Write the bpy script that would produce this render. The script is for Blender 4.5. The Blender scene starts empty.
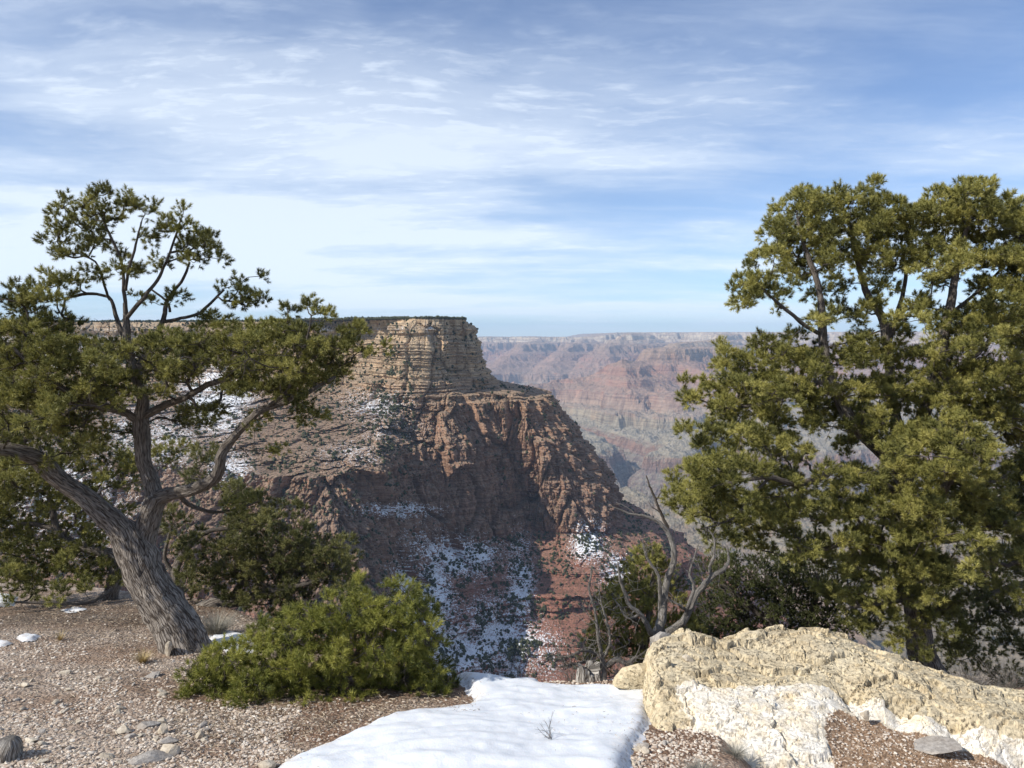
import bpy, math, random
import numpy as np
from mathutils import Vector

# ------------------------------------------------------------------ camera, light, exposure
SC = bpy.context.scene
COL = SC.collection
F = 770.0
PITCH = math.atan(48 / F)
cam_d = bpy.data.cameras.new('camera')
cam_d.sensor_width = 36.0
cam_d.lens = 36.0 * F / 1024.0
cam_d.clip_start = 0.05
cam_d.clip_end = 60000.0
cam = bpy.data.objects.new('camera', cam_d)
COL.objects.link(cam)
cam.location = (0, 0, 0)
cam.rotation_euler = (math.pi / 2 - PITCH, 0, 0)
SC.camera = cam

SUN_AZ = math.radians(64)      # to the left of straight behind the camera
SUN_EL = math.radians(38)
to_sun = Vector((-math.sin(SUN_AZ) * math.cos(SUN_EL), -math.cos(SUN_AZ) * math.cos(SUN_EL), math.sin(SUN_EL)))
sun_d = bpy.data.lights.new('sun', 'SUN')
sun_d.energy = 4.3
sun_d.angle = math.radians(0.5)
sun_d.color = (1.0, 0.94, 0.84)
sun = bpy.data.objects.new('sun', sun_d)
COL.objects.link(sun)
sun.rotation_euler = to_sun.to_track_quat('Z', 'Y').to_euler()

SC.view_settings.view_transform = 'Standard'
SC.view_settings.look = 'None'
SC.view_settings.exposure = 0.50
SC.view_settings.gamma = 1.0
SC.view_settings.use_curve_mapping = False
SC.render.engine = 'CYCLES'
SC.cycles.use_denoising = True
SC.cycles.max_bounces = 6
SC.cycles.diffuse_bounces = 3
SC.cycles.volume_bounces = 0
SC.cycles.volume_step_rate = 1.0
SC.cycles.transparent_max_bounces = 16
SC.cycles.use_adaptive_sampling = True
SC.cycles.adaptive_threshold = 0.01


class NT:
    """small helper to write node trees"""
    def __init__(s, tree):
        s.t = tree
        s.n = tree.nodes
        s.l = tree.links

    def set(s, sock, v):
        if hasattr(v, 'is_output') or isinstance(v, bpy.types.NodeSocket):
            s.l.new(v, sock)
        elif v is not None:
            if isinstance(v, (tuple, list)) and len(v) == 3 and sock.type == 'RGBA':
                v = (*v, 1.0)
            sock.default_value = v

    def math(s, op, a, b=None, c=None, clamp=False):
        n = s.n.new('ShaderNodeMath'); n.operation = op; n.use_clamp = clamp
        s.set(n.inputs[0], a)
        if b is not None: s.set(n.inputs[1], b)
        if c is not None: s.set(n.inputs[2], c)
        return n.outputs[0]

    def vmath(s, op, a, b=None):
        n = s.n.new('ShaderNodeVectorMath'); n.operation = op
        s.set(n.inputs[0], a)
        if b is not None: s.set(n.inputs[1], b)
        return n.outputs[0]

    def noise(s, vec, scale, detail=4, rough=0.55, dist=0.0, lac=2.0):
        n = s.n.new('ShaderNodeTexNoise')
        s.set(n.inputs['Vector'], vec)
        n.inputs['Scale'].default_value = scale
        n.inputs['Detail'].default_value = detail
        n.inputs['Roughness'].default_value = rough
        n.inputs['Distortion'].default_value = dist
        n.inputs['Lacunarity'].default_value = lac
        return n.outputs['Fac']

    def voro(s, vec, scale, feature='F1', rnd=1.0):
        n = s.n.new('ShaderNodeTexVoronoi'); n.feature = feature
        s.set(n.inputs['Vector'], vec)
        n.inputs['Scale'].default_value = scale
        n.inputs['Randomness'].default_value = rnd
        return n

    def rng(s, v, a, b, c=0.0, d=1.0, smooth=False):
        n = s.n.new('ShaderNodeMapRange'); n.clamp = True
        if smooth: n.interpolation_type = 'SMOOTHSTEP'
        s.set(n.inputs[0], v)
        for i, q in enumerate((a, b, c, d)): s.set(n.inputs[i + 1], q)
        return n.outputs[0]

    def mix(s, f, a, b, mode='MIX'):
        n = s.n.new('ShaderNodeMix'); n.data_type = 'RGBA'; n.blend_type = mode
        s.set(n.inputs[0], f); s.set(n.inputs[6], a); s.set(n.inputs[7], b)
        return n.outputs[2]

    def ramp(s, f, stops, interp='LINEAR'):
        n = s.n.new('ShaderNodeValToRGB'); s.set(n.inputs[0], f)
        cr = n.color_ramp; cr.interpolation = interp
        while len(cr.elements) < len(stops): cr.elements.new(0.5)
        for e, (p, c) in zip(cr.elements, stops):
            e.position = p; e.color = (*c, 1.0)
        return n.outputs[0]

    def mapping(s, vec, scale=(1, 1, 1), rot=(0, 0, 0), loc=(0, 0, 0)):
        n = s.n.new('ShaderNodeMapping'); s.set(n.inputs[0], vec)
        n.inputs['Scale'].default_value = scale
        n.inputs['Rotation'].default_value = rot
        n.inputs['Location'].default_value = loc
        return n.outputs[0]

    def sep(s, vec):
        n = s.n.new('ShaderNodeSeparateXYZ'); s.set(n.inputs[0], vec); return n.outputs

    def comb(s, x, y, z):
        n = s.n.new('ShaderNodeCombineXYZ')
        s.set(n.inputs[0], x); s.set(n.inputs[1], y); s.set(n.inputs[2], z)
        return n.outputs[0]

    def attr(s, name):
        n = s.n.new('ShaderNodeAttribute'); n.attribute_name = name; return n.outputs['Fac']


# ------------------------------------------------------------------ sky
W = bpy.data.worlds.new('World'); SC.world = W; W.use_nodes = True
def build_world():
    w = NT(W.node_tree); w.n.clear()
    out = w.n.new('ShaderNodeOutputWorld'); bg = w.n.new('ShaderNodeBackground')
    sky = w.n.new('ShaderNodeTexSky'); sky.sky_type = 'NISHITA'; sky.sun_disc = False
    sky.sun_elevation = SUN_EL
    sky.sun_rotation = math.atan2(to_sun.x, to_sun.y)
    sky.altitude = 2100; sky.air_density = 1.0; sky.dust_density = 0.6; sky.ozone_density = 2.0
    tc = w.n.new('ShaderNodeTexCoord').outputs['Generated']
    x, y, z = w.sep(tc)
    zc = w.math('ADD', w.math('MAXIMUM', z, 0.0), 0.10)
    u = w.math('DIVIDE', x, zc); v = w.math('DIVIDE', y, zc)
    p = w.comb(u, v, 0.0)
    # broad veil of cirrostratus, wisps combed by the wind, fine ripples
    warp = w.noise(p, 0.8, 4, 0.55); warp2 = w.noise(w.mapping(p, loc=(9, 4, 0)), 0.8, 4, 0.55)
    pw = w.comb(w.math('ADD', u, w.math('MULTIPLY', warp, .4)), w.math('ADD', v, w.math('MULTIPLY', warp2, .4)), 0.0)
    veil = w.noise(w.mapping(pw, (0.55, 0.85, 1), (0, 0, math.radians(-16)), (5.3, 2.9, 0)), 0.62, 7, 0.58)
    wisp = w.noise(w.mapping(pw, (0.34, 1.7, 1), (0, 0, math.radians(-22)), (2.1, 7.7, 0)), 1.15, 9, 0.60)
    rip = w.noise(w.mapping(pw, (2.2, 4.6, 1), (0, 0, math.radians(24)), (4.0, 1.0, 0)), 2.6, 6, 0.62)
    c1 = w.rng(veil, 0.40, 0.66, 0.0, 1.0, True)
    c2 = w.rng(wisp, 0.45, 0.70, 0.0, 1.0, True)
    c3 = w.math('MULTIPLY', w.rng(rip, 0.50, 0.72, 0.0, 0.5), w.rng(veil, 0.44, 0.58))
    low = w.rng(z, 0.03, 0.40, 1.0, 0.0, True)          # the veil thickens with the long path near the horizon
    lowL = w.math('MULTIPLY', low, w.rng(x, -0.2, 0.55, 1.0, 0.35))
    c = w.math('ADD', w.math('MULTIPLY', c1, 0.46), w.math('MULTIPLY', c2, 0.22))
    c = w.math('ADD', c, w.math('MULTIPLY', c3, .7))
    c = w.math('ADD', c, w.math('MULTIPLY', lowL, w.rng(veil, .36, .58, .22, .62)))
    c = w.math('MULTIPLY', c, w.rng(z, 0.0, 0.07, 0.5, 1.0))
    c = w.math('MINIMUM', w.math('ADD', c, .07), 0.88)
    cloud_col = w.mix(w.rng(z, 0.05, .5), (7.5, 8.3, 9.1), (5.7, 6.5, 7.9))
    deep = w.mix(1.0, sky.outputs[0], (0.80, 0.95, 1.13), 'MULTIPLY')
    colr = w.mix(c, deep, cloud_col)
    w.set(bg.inputs[0], colr); bg.inputs[1].default_value = 0.092
    w.l.new(bg.outputs[0], out.inputs[0])
build_world()

# ------------------------------------------------------------------ numeric helpers
PI = math.pi
cp, sp_ = math.cos(PITCH), math.sin(PITCH)

def P(px, py, D):
    """world point on the line of sight of a picture point, D metres ahead"""
    px = np.asarray(px, float); py = np.asarray(py, float); D = np.asarray(D, float)
    a = (px - 512) / F; b = -(py - 384) / F
    y = cp + b * sp_; z = -sp_ + b * cp
    return np.stack([a / y * D, D + 0 * px, z / y * D], -1)

rs = np.random.RandomState(7)
_perm = np.tile(np.random.RandomState(11).permutation(256), 3).astype(np.int32)
_g3 = np.random.RandomState(5).normal(size=(256, 3)); _g3 /= np.linalg.norm(_g3, axis=1)[:, None]; _g3 = _g3.astype(np.float32)
_a2 = np.random.RandomState(6).rand(256) * 2 * PI
_g2 = np.stack([np.cos(_a2), np.sin(_a2)], -1).astype(np.float32)

def _f(t): return t * t * t * (t * (t * 6 - 15) + 10)

def perlin2(x, y):
    xi = np.floor(x).astype(np.int32); yi = np.floor(y).astype(np.int32)
    xf = (x - xi).astype(np.float32); yf = (y - yi).astype(np.float32)
    xi &= 255; yi &= 255
    u = _f(xf); v = _f(yf)
    def g(dx, dy):
        h = _perm[_perm[xi + dx] + yi + dy]
        gr = _g2[h]
        return gr[..., 0] * (xf - dx) + gr[..., 1] * (yf - dy)
    a = g(0, 0); b = g(1, 0); c = g(0, 1); d = g(1, 1)
    return ((a + (b - a) * u) * (1 - v) + (c + (d - c) * u) * v) * 1.5

def perlin3(x, y, z):
    xi = np.floor(x).astype(np.int32); yi = np.floor(y).astype(np.int32); zi = np.floor(z).astype(np.int32)
    xf = (x - xi).astype(np.float32); yf = (y - yi).astype(np.float32); zf = (z - zi).astype(np.float32)
    xi &= 255; yi &= 255; zi &= 255
    u = _f(xf); v = _f(yf); w = _f(zf)
    def g(dx, dy, dz):
        h = _perm[_perm[_perm[xi + dx] + yi + dy] + zi + dz]
        gr = _g3[h]
        return gr[..., 0] * (xf - dx) + gr[..., 1] * (yf - dy) + gr[..., 2] * (zf - dz)
    l = lambda a, b, t: a + (b - a) * t
    return l(l(l(g(0,0,0), g(1,0,0), u), l(g(0,1,0), g(1,1,0), u), v),
             l(l(g(0,0,1), g(1,0,1), u), l(g(0,1,1), g(1,1,1), u), v), w) * 1.6

def fbm2(x, y, oct=4, gain=0.5, ridged=False, s=0.0):
    t = 0; a = 1.0; tot = 0
    for i in range(oct):
        n = perlin2(x + 17.3 * i + s, y - 9.1 * i + s)
        if ridged: n = 1 - 2 * np.abs(n)
        t = t + a * n; tot += a; a *= gain; x = x * 2.03; y = y * 2.03
    return t / tot

def fbm3(x, y, z, oct=4, gain=0.5, ridged=False, s=0.0):
    t = 0; a = 1.0; tot = 0
    for i in range(oct):
        n = perlin3(x + 17.3 * i + s, y - 9.1 * i + s, z + 5.7 * i)
        if ridged: n = 1 - 2 * np.abs(n)
        t = t + a * n; tot += a; a *= gain; x = x * 2.03; y = y * 2.03; z = z * 2.03
    return t / tot

_cr = np.random.RandomState(19).rand(4, 256).astype(np.float32)
def cells2(x, y, s=0):
    """cellular noise: distance to border (F2-F1), cell value, offset inside the cell"""
    xi = np.floor(x).astype(np.int32); yi = np.floor(y).astype(np.int32)
    f1 = np.full(x.shape, 9., np.float32); f2 = f1.copy(); val = np.zeros(x.shape, np.float32); ox = val.copy(); oy = val.copy()
    for dx in (-1, 0, 1):
        for dy in (-1, 0, 1):
            h = _perm[_perm[(xi + dx + s) & 255] + ((yi + dy) & 255)]
            qx = x - (xi + dx + _cr[0][h]); qy = y - (yi + dy + _cr[1][h])
            d = np.sqrt(qx * qx + qy * qy); m = d < f1
            f2 = np.where(m, f1, np.minimum(f2, d)); f1 = np.where(m, d, f1)
            val = np.where(m, _cr[2][h], val); ox = np.where(m, qx, ox); oy = np.where(m, qy, oy)
    return f2 - f1, val, ox, oy

def cells3(x, y, z, s=0):
    xi = np.floor(x).astype(np.int32); yi = np.floor(y).astype(np.int32); zi = np.floor(z).astype(np.int32)
    f1 = np.full(x.shape, 9., np.float32); f2 = f1.copy(); val = np.zeros(x.shape, np.float32)
    for dx in (-1, 0, 1):
        for dy in (-1, 0, 1):
            for dz in (-1, 0, 1):
                h = _perm[_perm[_perm[(xi + dx + s) & 255] + ((yi + dy) & 255)] + ((zi + dz) & 255)]
                d = np.sqrt((x - (xi + dx + _cr[0][h])) ** 2 + (y - (yi + dy + _cr[1][h])) ** 2 + (z - (zi + dz + _cr[3][h])) ** 2)
                m = d < f1
                f2 = np.where(m, f1, np.minimum(f2, d)); f1 = np.where(m, d, f1); val = np.where(m, _cr[2][h], val)
    return f2 - f1, val

def sstep(a, b, x):
    t = np.clip((x - a) / (b - a), 0, 1); return t * t * (3 - 2 * t)

def catmull(ctrl, t):
    """ctrl (n,k), t in [0,n-1]"""
    n = len(ctrl); i = np.clip(np.floor(t).astype(int), 0, n - 2); f = (t - i)[:, None]
    g = lambda j: ctrl[np.clip(j, 0, n - 1)]
    p0, p1, p2, p3 = g(i - 1), g(i), g(i + 1), g(i + 2)
    return 0.5 * (2 * p1 + (p2 - p0) * f + (2 * p0 - 5 * p1 + 4 * p2 - p3) * f * f + (3 * p1 - p0 - 3 * p2 + p3) * f ** 3)

def poly_sd(x, y, poly):
    """signed distance, positive inside"""
    poly = np.asarray(poly, float); d = np.full(x.shape, 1e9); ins = np.zeros(x.shape, bool)
    for (x0, y0), (x1, y1) in zip(poly, np.roll(poly, -1, 0)):
        dx, dy = x1 - x0, y1 - y0
        t = np.clip(((x - x0) * dx + (y - y0) * dy) / (dx * dx + dy * dy + 1e-12), 0, 1)
        d = np.minimum(d, np.hypot(x - x0 - t * dx, y - y0 - t * dy))
        c = ((y0 > y) != (y1 > y)) & (x < dx * (y - y0) / (dy if abs(dy) > 1e-12 else 1e-12) + x0)
        ins ^= c
    return np.where(ins, d, -d)

# ------------------------------------------------------------------ mesh helpers
def mesh(name, v, f, smooth=False, attrs=None):
    v = np.ascontiguousarray(v, dtype=np.float32); me = bpy.data.meshes.new(name)
    if not isinstance(f, list): f = [f]
    f = [np.asarray(a, dtype=np.int32) for a in f if len(a)]
    me.vertices.add(len(v)); me.vertices.foreach_set('co', v.ravel())
    idx = np.concatenate([a.ravel() for a in f]); tot = np.concatenate([np.full(len(a), a.shape[1], np.int32) for a in f])
    st = np.concatenate([[0], np.cumsum(tot)[:-1]]).astype(np.int32)
    me.loops.add(len(idx)); me.loops.foreach_set('vertex_index', idx)
    me.polygons.add(len(tot)); me.polygons.foreach_set('loop_start', st); me.polygons.foreach_set('loop_total', tot)
    me.polygons.foreach_set('use_smooth', np.full(len(tot), smooth, bool))
    me.update(calc_edges=True)
    if attrs:
        for k, a in attrs.items():
            at = me.attributes.new(k, 'FLOAT', 'POINT'); at.data.foreach_set('value', np.ascontiguousarray(a, dtype=np.float32).ravel())
    return me

def obj(name, me, mat=None, parent=None, loc=None):
    o = bpy.data.objects.new(name, me); COL.objects.link(o)
    if mat is not None and me is not None and not me.materials: me.materials.append(mat)
    if parent is not None: o.parent = parent
    if loc is not None: o.location = loc
    return o

def tag(o, label=None, cat=None, group=None, kind=None):
    if label: o['label'] = label
    if cat: o['category'] = cat
    if group: o['group'] = group
    if kind: o['kind'] = kind
    return o

def grid_faces(nr, nc, keep=None):
    i = np.arange(nr - 1)[:, None] * nc + np.arange(nc - 1)[None, :]
    q = np.stack([i, i + 1, i + nc + 1, i + nc], -1).reshape(-1, 4)
    if keep is not None: q = q[keep.ravel()]
    return q

def compact(v, f, attrs=None):
    used = np.zeros(len(v), bool); used[f.ravel()] = True
    m = np.cumsum(used) - 1
    return v[used], m[f], ({k: a[used] for k, a in attrs.items()} if attrs else None)

def material(name):
    m = bpy.data.materials.new(name); m.use_nodes = True
    w = NT(m.node_tree)
    b = w.n.get('Principled BSDF')
    b.inputs['Roughness'].default_value = 0.9
    b.inputs['Specular IOR Level'].default_value = 0.2
    return m, w, b

def bump(w, b, h, strength=0.5, dist=0.1):
    n = w.n.new('ShaderNodeBump'); w.set(n.inputs['Height'], h)
    n.inputs['Strength'].default_value = strength; n.inputs['Distance'].default_value = dist
    w.l.new(n.outputs[0], b.inputs['Normal'])

# ------------------------------------------------------------------ canyon rock material
def strata_mat(name, near):
    m, w, b = material(name)
    geo = w.n.new('ShaderNodeNewGeometry'); pos = geo.outputs['Position']
    x, y, z = w.sep(pos)
    nz = w.sep(geo.outputs['True Normal'])[2]
    big = w.noise(pos, 0.004 if near else 0.0009, 4)
    zz = w.math('ADD', z, w.math('MULTIPLY', w.math('SUBTRACT', big, 0.5), 40 if near else 90))
    t = w.rng(zz, -1500, 100)
    def k(zv): return (zv + 1500) / 1600
    stops = [(k(-1450), (.13, .10, .095)), (k(-1050), (.19, .145, .13)), (k(-985), (.25, .16, .12)), (k(-930), (.27, .18, .13)),
             (k(-905), (.33, .29, .215)), (k(-790), (.34, .29, .21)), (k(-765), (.35, .26, .195)), (k(-610), (.34, .23, .175)),
             (k(-590), (.33, .18, .13)), (k(-340), (.32, .19, .14)), (k(-305), (.33, .20, .15)), (k(-288), (.31, .20, .14)),
             (k(-220), (.29, .20, .14)), (k(-120), (.30, .21, .145)), (k(-85), (.36, .25, .165)), (k(-60), (.43, .33, .22)), (k(40), (.45, .36, .25))]
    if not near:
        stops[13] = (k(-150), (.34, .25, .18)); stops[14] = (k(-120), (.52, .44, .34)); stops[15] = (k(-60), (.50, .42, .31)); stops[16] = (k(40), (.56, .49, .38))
    if near:
        stops[8] = (k(-590), (.26, .125, .09)); stops[9] = (k(-340), (.26, .125, .092)); stops[10] = (k(-305), (.25, .13, .098)); stops[11] = (k(-288), (.23, .15, .11)); stops[12] = (k(-200), (.25, .165, .12)); stops[13] = (k(-130), (.30, .19, .13))
    col = w.ramp(t, stops)
    # thin beds
    bed = w.noise(w.mapping(pos, (.010, .010, .32) if near else (.0008, .0008, .035)), 1.0, 5, 0.65)
    col = w.mix(w.rng(bed, .35, .7, 0, 1), col, w.mix(1.0, col, (1.42, 1.36, 1.28), 'MULTIPLY'))
    bed2 = w.noise(w.mapping(pos, (.02, .02, .9) if near else (.002, .002, .11)), 1.0, 3, 0.6)
    col = w.mix(w.rng(bed2, .48, .60, 0, .65), col, w.mix(1.0, col, (.52, .48, .46), 'MULTIPLY'))
    # desert varnish running down the cliffs
    va = w.noise(w.mapping(pos, (.11, .11, .012) if near else (.012, .012, .0015)), 1.0, 6, 0.62)
    vm = w.math('MULTIPLY', w.rng(va, .44, .62), w.rng(nz, .25, .6, .85, 0.0))
    col = w.mix(vm, col, w.mix(1.0, col, (.46, .42, .41), 'MULTIPLY'))
    va2 = w.noise(w.mapping(pos, (.05, .05, .02) if near else (.006, .006, .003)), 1.0, 5, 0.65)
    col = w.mix(w.math('MULTIPLY', w.rng(va2, .5, .7), w.rng(nz, .3, .6, .6, .0)), col, w.mix(1.0, col, (1.35, 1.1, .95), 'MULTIPLY'))
    # rubble and scrub on the gentler slopes
    gent = w.rng(nz, .48, .72)
    rub = w.noise(pos, .25 if near else .02, 6, .7)
    tal = w.mix(w.rng(z, -420, -150), (.22, .14, .105), (.30, .225, .165)) if near else w.mix(w.rng(z, -900, -420), (.33, .285, .215), (.35, .23, .165))
    tal = w.mix(w.rng(rub, .35, .7), w.mix(1.0, tal, (.6, .6, .6), 'MULTIPLY'), w.mix(1.0, tal, (1.35, 1.35, 1.35), 'MULTIPLY'))
    col = w.mix(w.math('MULTIPLY', gent, w.rng(z, -345, -300, .22, .65) if near else .7), col, tal)
    vor = w.voro(pos, .28 if near else .02)
    vd = w.math('LESS_THAN', vor.outputs['Distance'], w.rng(rub, .3, .7, .1, .62))
    col = w.mix(w.math('MULTIPLY', w.math('MULTIPLY', vd, w.rng(nz, .5, .7)), .6 if near else .3), col, (.045, .055, .03))
    if near:
        sn = w.attr('snow')
        sp = w.noise(pos, .32, 5, .78)
        sp2 = w.noise(pos, 1.1, 3, .6)
        thr = w.math('SUBTRACT', .64, w.math('MULTIPLY', sn, .31))
        sm = w.math('MULTIPLY', w.rng(w.math('SUBTRACT', w.math('ADD', sp, w.math('MULTIPLY', w.math('SUBTRACT', sp2, .5), .35)), thr), 0, .025), w.rng(nz, .18, .34))
        sm = w.math('MULTIPLY', sm, w.rng(sn, .02, .15))
        col = w.mix(sm, col, (.80, .83, .87))
    w.set(b.inputs['Base Color'], col)
    bm = w.noise(pos, .55 if near else .05, 8, .68)
    bm2 = w.noise(w.mapping(pos, (.5, .5, .06) if near else (.04, .04, .008)), 1.0, 5, .6)
    bump(w, b, w.math('ADD', bm, bm2), .9, 2.2 if near else 30.0)
    b.inputs['Specular IOR Level'].default_value = 0.08
    return m

M_NEAR = strata_mat('layered_cliff_rock', True)
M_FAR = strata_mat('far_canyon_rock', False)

# ------------------------------------------------------------------ rim ground (where the trees stand)
XE = [-14, -8, -6, -3.5, -2.4, -1.2, 0, .35, 1.0, 2.0, 3.0, 5, 8, 14]
YE = [12, 11.2, 10.4, 8.8, 7.4, 6.1, 5.35, 5.5, 5.62, 5.95, 6.0, 6.8, 7.5, 9]
def ground_z(x, y, detail=True):
    x = np.asarray(x, float); y = np.asarray(y, float)
    ye = np.interp(x, XE, YE)
    z = -1.6 - 0.17 * y
    d = y - ye
    z = z - np.where(d > 0, 0.75 * d * d / (d + 0.35) , 0)
    z = z - np.where(d > 6, 1.6 * (d - 6), 0)
    z = z - .38 * sstep(1.15, 1.7, x) * sstep(3.3, 4.0, y)
    z = z + .03 * fbm2(x * .8, y * .8, 3) + 0.10 * fbm2(x * .25, y * .25, 2) * sstep(6, 9, np.abs(x) + np.abs(y) * .3)
    if detail:
        z = z + .012 * fbm2(x * 4, y * 4, 4, .6) + .006 * fbm2(x * 18, y * 18, 3, .6)
    return z

def G(px, py):
    """picture point -> point on the sloping rim ground"""
    q = P(px, py, 1.0); s = q[..., 2]
    y = 1.6 / (-s - 0.17)
    x = q[..., 0] * y
    return x, y

def ground_mat():
    m, w, b = material('gravel_and_litter')
    geo = w.n.new('ShaderNodeNewGeometry'); pos = geo.outputs['Position']
    x, y, z = w.sep(pos)
    n1 = w.noise(pos, 1.3, 4); n2 = w.noise(pos, 14, 6, .7); n3 = w.noise(pos, 60, 5, .7)
    col = w.ramp(n2, [(.28, (.23, .18, .14)), (.43, (.44, .36, .29)), (.55, (.54, .46, .385)), (.72, (.64, .58, .51))])
    red = w.math('ADD', w.rng(n1, .45, .62), w.rng(x, -2.2, -1.0, 0, .5), clamp=True)
    red = w.math('MULTIPLY', red, w.rng(x, -3.4, -1.2, .25, 1.0))
    col = w.mix(w.math('MULTIPLY', red, .75), col, w.mix(w.rng(n2, .3, .7), (.13, .065, .035), (.34, .20, .12)))
    vr = w.voro(pos, 42); vr2 = w.voro(pos, 95)
    chip = w.math('LESS_THAN', vr.outputs['Distance'], .30)
    chipsel = w.math('GREATER_THAN', w.sep(vr.outputs['Color'])[0], .55)
    col = w.mix(w.math('MULTIPLY', w.math('MULTIPLY', chip, chipsel), .8), col, (.56, .50, .42))
    crk = w.rng(vr2.outputs['Distance'], .3, .75)
    col = w.mix(w.math('MULTIPLY', crk, .6), col, w.mix(1.0, col, (.55, .52, .50), 'MULTIPLY'))
    lit = w.noise(w.mapping(pos, (60, 240, 60), (0, 0, .6)), 1.0, 3, .6)
    col = w.mix(w.rng(lit, .6, .68, 0, .55), col, (.42, .34, .24))
    pa = w.noise(w.mapping(pos, (1, 1.6, 1)), .9, 5, .6)
    col = w.mix(w.rng(pa, .42, .58, 0, .75), col, w.mix(1.0, col, (.62, .50, .42), 'MULTIPLY'))
    # dark litter under the trees, plus a cast shadow painted into the colour
    litter_shade = w.attr('litter')
    col = w.mix(w.math('MULTIPLY', litter_shade, .75), col, w.mix(w.rng(n3, .35, .7), (.035, .024, .016), (.17, .12, .08)))
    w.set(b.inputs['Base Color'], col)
    h = w.math('ADD', w.math('MULTIPLY', n2, 1.0), w.math('MULTIPLY', vr.outputs['Distance'], -.7))
    h = w.math('ADD', h, w.math('MULTIPLY', n3, .5))
    bump(w, b, h, .9, .03)
    return m
M_GROUND = ground_mat()

def build_ground():
    def axis(segs):
        out = []
        for a, b_, st in segs:
            out.append(np.arange(a, b_, st))
        return np.concatenate(out + [[segs[-1][1]]])
    xs = axis([(-40, -14, 1.3), (-14, -6.5, .12), (-6.5, 4.8, .03), (4.8, 14, .12), (14, 40, 1.3)])
    ys = axis([(-60, -4, 1.6), (-4, 2.5, .15), (2.5, 8.8, .026), (8.8, 12, .06), (12, 18, .2), (18, 60, 1.2)])
    X, Y = np.meshgrid(xs, ys)
    Z = ground_z(X, Y)
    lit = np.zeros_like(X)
    for (cx, cy, rx, ry, a) in [(-4.3, 8.1, 3.0, .95, 1.3), (-1.6, 5.7, 1.5, .45, .8), (-.9, 5.1, .9, .25, .5), (3.5, 8.5, 4, 2.2, 1.0), (.4, 6.6, 1.4, .7, .8), (-2.4, 7.2, 1.6, .8, .7)]:  # first patch also paints the shadow band at the left into this mask
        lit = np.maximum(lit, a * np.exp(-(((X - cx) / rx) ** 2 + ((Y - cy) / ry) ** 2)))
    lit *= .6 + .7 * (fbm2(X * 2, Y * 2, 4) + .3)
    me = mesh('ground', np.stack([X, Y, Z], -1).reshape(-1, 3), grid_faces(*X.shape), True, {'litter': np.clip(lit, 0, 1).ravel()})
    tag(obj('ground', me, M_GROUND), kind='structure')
build_ground()

# ------------------------------------------------------------------ far canyon
def seg_dist(x, y, poly):
    """distance to polyline and interpolated third value"""
    best = np.full(x.shape, 1e12, np.float32); val = np.zeros(x.shape, np.float32)
    for (x0, y0, z0), (x1, y1, z1) in zip(poly[:-1], poly[1:]):
        dx, dy = x1 - x0, y1 - y0
        t = np.clip(((x - x0) * dx + (y - y0) * dy) / (dx * dx + dy * dy), 0, 1)
        d = np.hypot(x - x0 - t * dx, y - y0 - t * dy).astype(np.float32)
        m = d < best
        best = np.where(m, d, best); val = np.where(m, z0 + t * (z1 - z0), val)
    return best, val

def pl(*pts): return [((px - 512) / F * D, D, z) for px, D, z in pts]
RIDGES = [  # crest lines: picture column, distance, crest height
    (pl((530, 8000, -440), (556, 8100, -400), (568, 8250, -270), (615, 8400, -265), (640, 8900, -300), (668, 9200, -130), (700, 10200, -100), (735, 13500, 20)), .60, 70),
    (pl((612, 8400, -300), (640, 7900, -560), (672, 7500, -620)), .7, 20),
    (pl((668, 9200, -250), (705, 8500, -380), (735, 8000, -560), (760, 7600, -650)), .65, 40),
    (pl((700, 11800, -200), (760, 10800, -400), (830, 9900, -600)), .5, 40),
    (pl((760, 13000, -60), (850, 11000, -300), (940, 9600, -500), (1000, 9800, -700)), .5, 60),
    (pl((900, 13500, 0), (1010, 11500, -250), (1100, 10500, -500)), .5, 60),
    (pl((484, 12000, -560), (500, 12600, -430), (520, 14000, -300), (540, 16500, -60)), .5, 40),
    (pl((545, 12400, -520), (556, 13200, -330), (575, 15000, -200), (590, 16500, -60)), .5, 40),
    (pl((470, 11500, -640), (440, 12600, -430), (430, 15000, -100)), .5, 40),
    (pl((598, 12500, -300), (606, 13200, -140), (622, 13600, 0), (640, 15500, 40)), .55, 50),
    (pl((300, 11000, -600), (330, 13000, -300), (350, 16000, -50)), .5, 60),
    (pl((100, 11000, -600), (150, 13000, -300), (180, 16000, -50)), .5, 60),
]
STRATA_IN = np.array([-1500, -1330, -1060, -990, -960, -905, -840, -800, -690, -640, -600, -520, -460, -400, -350, -280, -235, -150, -110, -60, -30, 60, 200], float)
STRATA_OUT = np.array([-1500, -1360, -1120, -1060, -970, -935, -905, -800, -765, -610, -590, -545, -480, -440, -345, -300, -170, -150, -90, -80, 0, 60, 80], float)

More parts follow.
